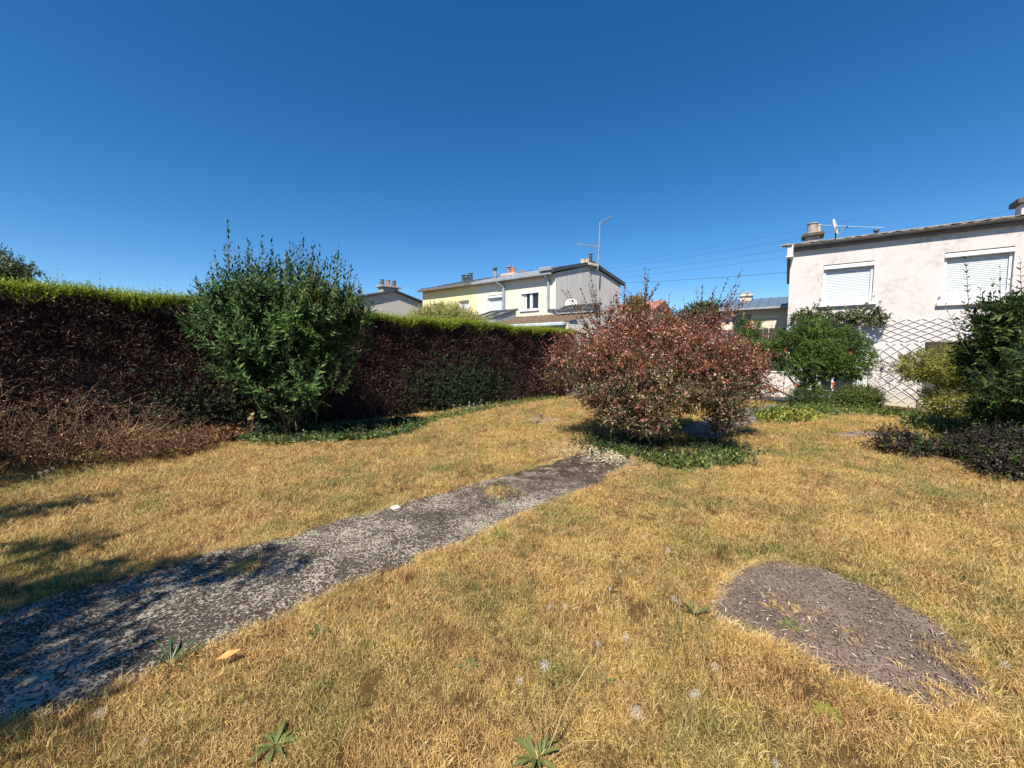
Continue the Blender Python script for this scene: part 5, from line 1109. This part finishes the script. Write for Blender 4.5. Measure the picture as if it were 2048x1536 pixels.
def scatter(name, src, P, scl):
    me = bpy.data.meshes.new(name); N = len(P); me.vertices.add(N); me.vertices.foreach_set('co', np.ascontiguousarray(P, np.float32).ravel())
    a = me.attributes.new('rot', 'FLOAT_VECTOR', 'POINT'); R = np.column_stack([rng.normal(0, .12, N), rng.normal(0, .12, N), rng.uniform(0, 6.283, N)]); a.data.foreach_set('vector', R.astype(np.float32).ravel())
    a = me.attributes.new('scl', 'FLOAT', 'POINT'); a.data.foreach_set('value', scl.astype(np.float32))
    o = link(name, me, kind='stuff'); ng = bpy.data.node_groups.new(name, 'GeometryNodeTree')
    ng.interface.new_socket('Geometry', in_out='INPUT', socket_type='NodeSocketGeometry'); ng.interface.new_socket('Geometry', in_out='OUTPUT', socket_type='NodeSocketGeometry')
    n = ng.nodes; gi = n.new('NodeGroupInput'); go = n.new('NodeGroupOutput'); ip = n.new('GeometryNodeInstanceOnPoints'); oi = n.new('GeometryNodeObjectInfo'); oi.inputs['Object'].default_value = src
    na = n.new('GeometryNodeInputNamedAttribute'); na.data_type = 'FLOAT_VECTOR'; na.inputs[0].default_value = 'rot'; nb = n.new('GeometryNodeInputNamedAttribute'); nb.data_type = 'FLOAT'; nb.inputs[0].default_value = 'scl'
    lk = ng.links.new; lk(gi.outputs[0], ip.inputs['Points']); lk(oi.outputs['Geometry'], ip.inputs['Instance']); lk(na.outputs['Attribute'], ip.inputs['Rotation']); lk(nb.outputs['Attribute'], ip.inputs['Scale']); lk(ip.outputs[0], go.inputs[0])
    md = o.modifiers.new('scatter', 'NODES'); md.node_group = ng; return o
lawn_poly = [(-13, -2.5), (-7.04 + hn[0] * .1, 5.5), (1.29, 13.4), (4.0, 15.2), (9.0, 12.6), (13.0, 9.5), (12.0, 2.0), (7, -2.5)]
bare = [path_poly, patch_poly, drive_poly, grey2_poly, terr_poly]
def lawn_pts(rate):
    out = []
    for y0, y1, dens in ((0.2, 2.2, 1.0), (2.2, 3.6, .62), (3.6, 6, .34), (6, 9, .20), (9, 15.5, .12)):
        x1 = 1.45 * y1 + 1.6; A = (y1 - y0) * 2 * x1; N = int(A * dens * rate); P = np.column_stack([rng.uniform(-x1, x1, N), rng.uniform(y0, y1, N)]); out.append(P)
    P = np.concatenate(out); P = P[in_poly(P, lawn_poly)]
    k = np.ones(len(P), bool); jit = rng.normal(0, .03, P.shape)
    for q in bare: k &= ~in_poly(P + jit, np.array(q))
    k &= ~(in_poly(P, np.array(grey_poly)) & (rng.uniform(0, 1, len(P)) < .72)); P = P[k]; dist = np.hypot(P[:, 0], P[:, 1]); return np.column_stack([P, hgt(P[:, 0], P[:, 1])]), np.clip(.66 + (dist - 1.6) * .085, .66, 1.6)
def vnoise(P, f, seed):
    r_ = np.random.default_rng(seed); s = np.zeros(len(P))
    for k in range(6): a = r_.uniform(0, 6.283); ff = f * r_.uniform(.5, 1.8); s += np.sin((P[:, 0] * math.cos(a) + P[:, 1] * math.sin(a)) * ff + r_.uniform(0, 6.283))
    return s / 6
for q in range(3):
    P, s = lawn_pts(640); v = .6 * vnoise(P, 4.5, 60) + .6 * vnoise(P, 13, 61); k = v > -.38 + .15 * rng.normal(0, 1, len(P)); P, s, v = P[k], s[k], v[k]; s = s * (.95 + .55 * v); scatter('dry_grass', tuft('matted_tuft', 32, .05, .02, .08, 30, 88, .0021, M['dry'], q), P, s * rng.uniform(.8, 1.25, len(P)))
for q in range(2):
    P, s = lawn_pts(340); v = vnoise(P, 3.2, 70 + q); k = v > -.15; P, s, v = P[k], s[k], v[k]; s = s * (.9 + .6 * v); scatter('dry_grass', tuft('upright_tuft', 20, .035, .02, .075, 8, 60, .0020, M['dry'], 20 + q), P, s * rng.uniform(.7, 1.3, len(P)))
P, s = lawn_pts(330); k = vnoise(P, 1.6, 3) + .5 * vnoise(P, 5, 9) > .10; P, s = P[k], s[k]; scatter('green_grass', tuft('green_tuft', 16, .025, .03, .085, 8, 60, .0022, M['green'], 31), P, s * rng.uniform(.7, 1.2, len(P)))
P, s = lawn_pts(26); scatter('long_grass_stalks', tuft('stalk_tuft', 4, .04, .10, .24, 10, 50, .0022, M['dry'], 41), P, s * rng.uniform(.7, 1.1, len(P)))
# fringe that hangs over the edges of the path and the patch
ed = np.vstack([path_poly, patch_poly]); e2 = []
for q in (path_poly, patch_poly):
    q = np.array(q); n_ = len(q)
    for a, b in zip(q, np.roll(q, -1, 0)):
        L = np.linalg.norm(b - a)
        if L > 1.2: continue
        m_ = int(L * 150) + 1; t = rng.uniform(0, 1, m_)[:, None]; e2.append(a + (b - a) * t + rng.normal(0, .02, (m_, 2)))
e2 = np.concatenate(e2); P = np.column_stack([e2, hgt(e2[:, 0], e2[:, 1]) + .004]); k = vnoise(P, 9, 77) > rng.normal(.0, .25, len(P)); P = P[k]; scatter('edge_grass', tuft('edge_tuft', 16, .03, .02, .075, 25, 85, .0022, M['dry'], 51), P, rng.uniform(.4, 1.1, len(P)))
P = np.vstack([G(1000, 985) + np.column_stack([rng.normal(0, .10, (130, 2)), np.zeros(130)]), G(490, 1140) + np.column_stack([rng.normal(0, .06, (60, 2)), np.zeros(60)]), G(1930, 1330) + np.column_stack([rng.normal(0, .07, (70, 2)), np.zeros(70)]), G(1600, 1240) + np.column_stack([rng.normal(0, .10, (26, 2)), np.zeros(26)]), G(1930, 1430) + np.column_stack([rng.normal(0, .08, (110, 2)), np.zeros(110)])])
P[:, 2] = hgt(P[:, 0], P[:, 1]) + .01; scatter('invading_grass', tuft('invading_tuft', 9, .02, .02, .06, 20, 80, .0022, M['dry'], 52), P, rng.uniform(.5, 1.1, len(P)))
# sparse straws lying on the path
K = 420; P = np.array(path_poly); P = rng.uniform(P.min(0), P.max(0), (K * 4, 2)); P = P[in_poly(P, path_poly)][:K]; K = len(P); P = np.column_stack([P, hgt(P[:, 0], P[:, 1]) + .014]); d = rdir(K); d[:, 2] *= .05; lv, lt = leaves(P, d, np.tile([0, 0, 1.0], (K, 1)), rng.uniform(.02, .12, K), .003, droop=0, simple=True); tri_obj('loose_straw', [(lv, lt, 0)], [M['litter']], None, 'stuff')

# ------------------------------------------------------------------ weeds and seed heads one can count
def long_leaf(p, d, L, W):
    """one arching leaf: seven stations, a folded midrib, wavy edge"""
    d = d / np.linalg.norm(d); h = np.array([d[0], d[1], 0]); h /= np.linalg.norm(h) + 1e-9; sd = np.array([-h[1], h[0], 0]); V, T = [], []; e0 = math.asin(d[2]); pos = np.array(p, float); n_ = 7
    for k in range(n_):
        t = k / (n_ - 1); el = e0 - t * random.uniform(.7, 1.2); w = W * .5 * (math.sin(math.pi * min(1, .12 + .88 * t)) ** .8 + .05) * random.uniform(.85, 1.15); up = np.array([0, 0, 1.0])
        V += [pos - sd * w + up * w * .35, pos, pos + sd * w + up * w * .35]; pos = pos + (h * math.cos(el) + up * math.sin(el)) * L / (n_ - 1); pos[2] = max(pos[2], p[2] + .001)
    for k in range(n_ - 1):
        for q in (0, 1): a = k * 3 + q; T += [[a, a + 1, a + 4], [a, a + 4, a + 3]]
    return np.array(V), np.array(T)
def rosette(px, py, label, n=10, L=.10, W=.035, mat='grass_weed', group='broad-leaved weeds in the lawn', rise=.35):
    g_ = np.array(G(px, py)); g_[2] = float(hgt(g_[0], g_[1])) + .004; r_ = thing('weed', label, 'weed', g_, group); var = None
    for k in range(n):
        a = k * 2.4 + random.uniform(-.3, .3); d = np.array([[math.cos(a), math.sin(a), rise * random.uniform(.3, 1.5)]]); s = random.uniform(.65, 1.15); lv, lt = long_leaf(g_ + d[0] * .006, d[0], L * s, W * s * .8); tri_obj('leaf', [(lv, lt, 0)], [M[mat]], r_, smooth=True)
rosette(1070, 1528, 'broad green weed rosette at the bottom centre edge of the lawn', 18, .10, .020, 'grass_weed', rise=1.0)
rosette(550, 1490, 'grey-green weed rosette in the brown grass at the lower left', 10, .10, .022, rise=.5)
rosette(1205, 1365, 'small pale weed with narrow leaves below the tallest dandelion clock', 9, .07, .02)
rosette(1655, 1430, 'yellow-green weed in the straw below the bare soil patch', 8, .07, .03, 'golden')
rosette(1575, 1255, 'flat weed growing near the left end of the bare soil patch', 9, .08, .03)
rosette(1500, 1265, 'small weed on the lower left rim of the bare soil patch', 7, .06, .025)
rosette(1390, 1235, 'tuft of dark weed leaves just left of the bare soil patch', 12, .11, .016, rise=1.4)
rosette(935, 1335, 'tiny green weed left of the tallest dandelion clock', 7, .05, .025)
rosette(1400, 935, 'bright green weed in front of the red shrub', 12, .16, .05, rise=.9)
rosette(340, 1330, 'spiky dark grass-like weed on the near edge of the path', 16, .17, .011, 'ivy', rise=1.2)
rosette(495, 1135, 'grassy weed growing in the middle of the path', 16, .12, .010, 'weed', rise=.7)
rosette(640, 1275, 'small dark green weed beside the near path edge', 10, .08, .014, 'ivy', rise=1.2)
rosette(1000, 1075, 'green grass-like weed at the near edge of the path towards the shrub', 18, .12, .010, 'weed', rise=1.3)
# dandelion clocks
def clock_mesh(seed):
    r_ = np.random.default_rng(seed); n_ = 44; i_ = np.arange(n_) + .5; ph = np.arccos(1 - 2 * i_ / n_); th = math.pi * (1 + 5 ** .5) * i_; U = np.stack([np.cos(th) * np.sin(ph), np.sin(th) * np.sin(ph), np.cos(ph)], 1); V, T, mi = [], [], []; R = .015
    for u in U:
        a = nrm(np.cross(u, [0.3, .2, .9])); b = np.cross(u, a); c_ = len(V); w = .00014; V += [u * .003 - a * w, u * .003 + a * w, u * R]; T.append([c_, c_ + 1, c_ + 2]); mi.append(0)
        for k in range(6):
            an = k * 1.05 + r_.uniform(0, .5); f = a * math.cos(an) + b * math.sin(an); g_ = np.cross(f, u); c_ = len(V); V += [u * R - g_ * .00022, u * R + g_ * .00022, u * (R + .003) + f * .006]; T.append([c_, c_ + 1, c_ + 2]); mi.append(0)
    c_ = len(V); V += [tuple(v * .0035) for v in ico_v]; T += [[c_ + x for x in t] for t in ico_t.tolist()]; mi += [1] * 8
    return tri_mesh('seed_head', np.array(V), np.array(T), [M['puff'], M['seed']], np.array(mi))
clk = [clock_mesh(q) for q in range(3)]
spec = {(1090, 1331): 'large dandelion clock on a tall thin stem at the bottom centre', (1386, 1389): 'largest dandelion clock above the dark weeds at the lower right', (1273, 1424): 'ragged dandelion clock right of the bottom centre weed rosette',
        (259, 1265): 'pale dandelion clock standing over the dark path at the left', (455, 1255): 'dandelion clock leaning over the near edge of the path', (1552, 1526): 'dandelion clock cut by the bottom edge of the picture',
        (776, 1095): 'yellowish dandelion clock before the middle of the path', (290, 1482): 'low faded dandelion clock in the lower left grass'}
spec.update({(1129, 1212): 'right one of two dandelion clocks side by side in the middle of the lawn', (1099, 1213): 'left one of two dandelion clocks side by side in the middle of the lawn',
    (1347, 1197): 'upper one of two touching dandelion clocks left of the bare soil patch', (1357, 1205): 'lower one of two touching dandelion clocks left of the bare soil patch', (1430, 1333): 'dandelion clock just above and right of the largest one',
    (1395, 1385): 'second dandelion clock tucked behind the right side of the largest one', (1570, 1057): 'right one of two dandelion clocks above the bare soil patch', (1545, 1050): 'left one of two dandelion clocks above the bare soil patch',
    (2010, 1330): 'dandelion clock at the right edge beside the bare soil patch', (1465, 1150): 'dandelion clock at the upper left corner of the bare soil patch', (200, 1425): 'low dandelion clock below the near end of the path',
    (1040, 1362): 'dandelion clock left of and below the tall one at the bottom centre', (890, 1093): 'dandelion clock at the near edge of the middle of the path', (1196, 1287): 'left one of the middle two dandelion clocks above the tall one', (1252, 1273): 'right one of the middle two dandelion clocks above the tall one',
    (65, 952): 'leftmost of four white dandelion clocks before the dead shrub', (80, 947): 'second from the left of four white dandelion clocks before the dead shrub', (93, 942): 'third from the left of four white dandelion clocks before the dead shrub', (105, 936): 'rightmost of four white dandelion clocks before the dead shrub',
    (1725, 920): 'right one of two dandelion clocks before the low purple shrub', (1698, 918): 'left one of two dandelion clocks before the low purple shrub', (1747, 985): 'dandelion clock alone in the lawn below the low purple shrub', (1728, 1043): 'lowest dandelion clock in the right lawn below the low purple shrub',
    (1413, 914): 'leftmost of three dandelion clocks in the weeds before the red shrub', (1428, 911): 'middle one of three dandelion clocks in the weeds before the red shrub', (1443, 915): 'rightmost of three dandelion clocks in the weeds before the red shrub', (1330, 908): 'single dandelion clock in the weeds below the red shrub stems'})
grp = 'dandelion clocks in the lawn'; common = 'small dandelion clock on a thin stem in the dry lawn'
spots = [(1090, 1331, .22), (1386, 1389, .20), (1273, 1424, .17), (259, 1265, .16), (455, 1255, .12), (1552, 1526, .14), (776, 1095, .2), (290, 1482, .06), (1129, 1212, .14), (1099, 1213, .14), (1196, 1287, .13), (1252, 1273, .14), (1220, 1177, .13), (1241, 1143, .13), (1347, 1197, .16), (1337, 1100, .14), (1288, 1074, .13),
         (1430, 1333, .14), (1570, 1057, .14), (1728, 1043, .14), (1747, 985, .15), (1725, 920, .16), (1698, 918, .16), (798, 1093, .18), (890, 1093, .14), (200, 1425, .04), (1040, 1362, .13), (1395, 1385, .2), (1357, 1205, .13), (1545, 1050, .12), (2010, 1330, .1), (1465, 1150, .12),
         (65, 952, .22), (80, 947, .22), (93, 942, .22), (105, 936, .2), (1413, 914, .2), (1428, 911, .2), (1443, 915, .18), (1330, 908, .2)]
for q, (px, py, h) in enumerate(spots):
    hd = np.array(G(px, py, h)); lean = np.array([random.uniform(-.03, .03), random.uniform(-.03, .03), 0]); ft = hd + lean; ft[2] = float(hgt(ft[0], ft[1]))
    lab = spec.get((px, py)) or ('white dandelion clock of the small cluster before the dead shrub' if px < 110 else 'dandelion clock in the weeds before the red shrub' if 1320 < px < 1450 and py < 920 else common)
    r_ = thing('dandelion', lab, 'dandelion', ft, grp); s = random.uniform(.65, 1.2) * (1.3 if (px, py) in ((1090, 1331), (1386, 1389), (1273, 1424)) else 1.0)
    MB().tube([ft, (ft + hd) / 2 + lean * .25, hd], [.002, .0017, .0014], 5).build('stem', M['stalk'], r_)
    o = link('seed_head', clk[q % 3], r_, loc=hd - ft); o.scale = (s, s, s); o.rotation_euler = (random.uniform(0, .5), random.uniform(0, .5), random.uniform(0, 6))
# seedless tall stalks fanning from the bottom rosette
gr = np.array(G(1085, 1530)); pst = thing('plantain', 'clump of tall thin flower stalks rising at the bottom centre', 'weed', gr)
for (px, py, h) in ((1030, 1400, .26), (1060, 1420, .22), (1175, 1330, .30), (1182, 1320, .34), (1100, 1390, .24), (1200, 1480, .12)):
    hd = np.array(G(px, py, h)); hd = gr + (hd - gr) * 1.0; MB().tube([gr, gr * .45 + hd * .55 + [0, 0, .04], hd], [.0015, .0012, .0008], 5).build('stalk', M['stalk'], pst)
g2 = np.array(G(1385, 1300)); ps2 = thing('plantain', 'group of thin upright green stalks left of the bare soil patch', 'weed', g2)
for k in range(16):
    f = g2 + np.array([random.uniform(-.16, .08), random.uniform(-.12, .14), 0]); t = f + [random.uniform(-.04, .04), random.uniform(-.03, .03), random.uniform(.14, .30)]; MB().tube([f, (f + t) / 2 + [random.uniform(-.01, .01), 0, 0], t], [.0014, .0012, .0008], 5).build('stalk', M['green'] if k % 3 else M['stalk'], ps2)
fl = np.array(G(432, 1337)); fl[2] += .045; lv, lt = leaves(fl[None], np.array([[.85, .35, .12]]), np.array([[0, -.3, 1.0]]), .11, .042, fold=.2, droop=-.1); tag(tri_obj('fallen_leaf', [(lv, lt, 0)], [M['fallen']]), 'single orange fallen leaf on the grass near the path edge', 'leaf')
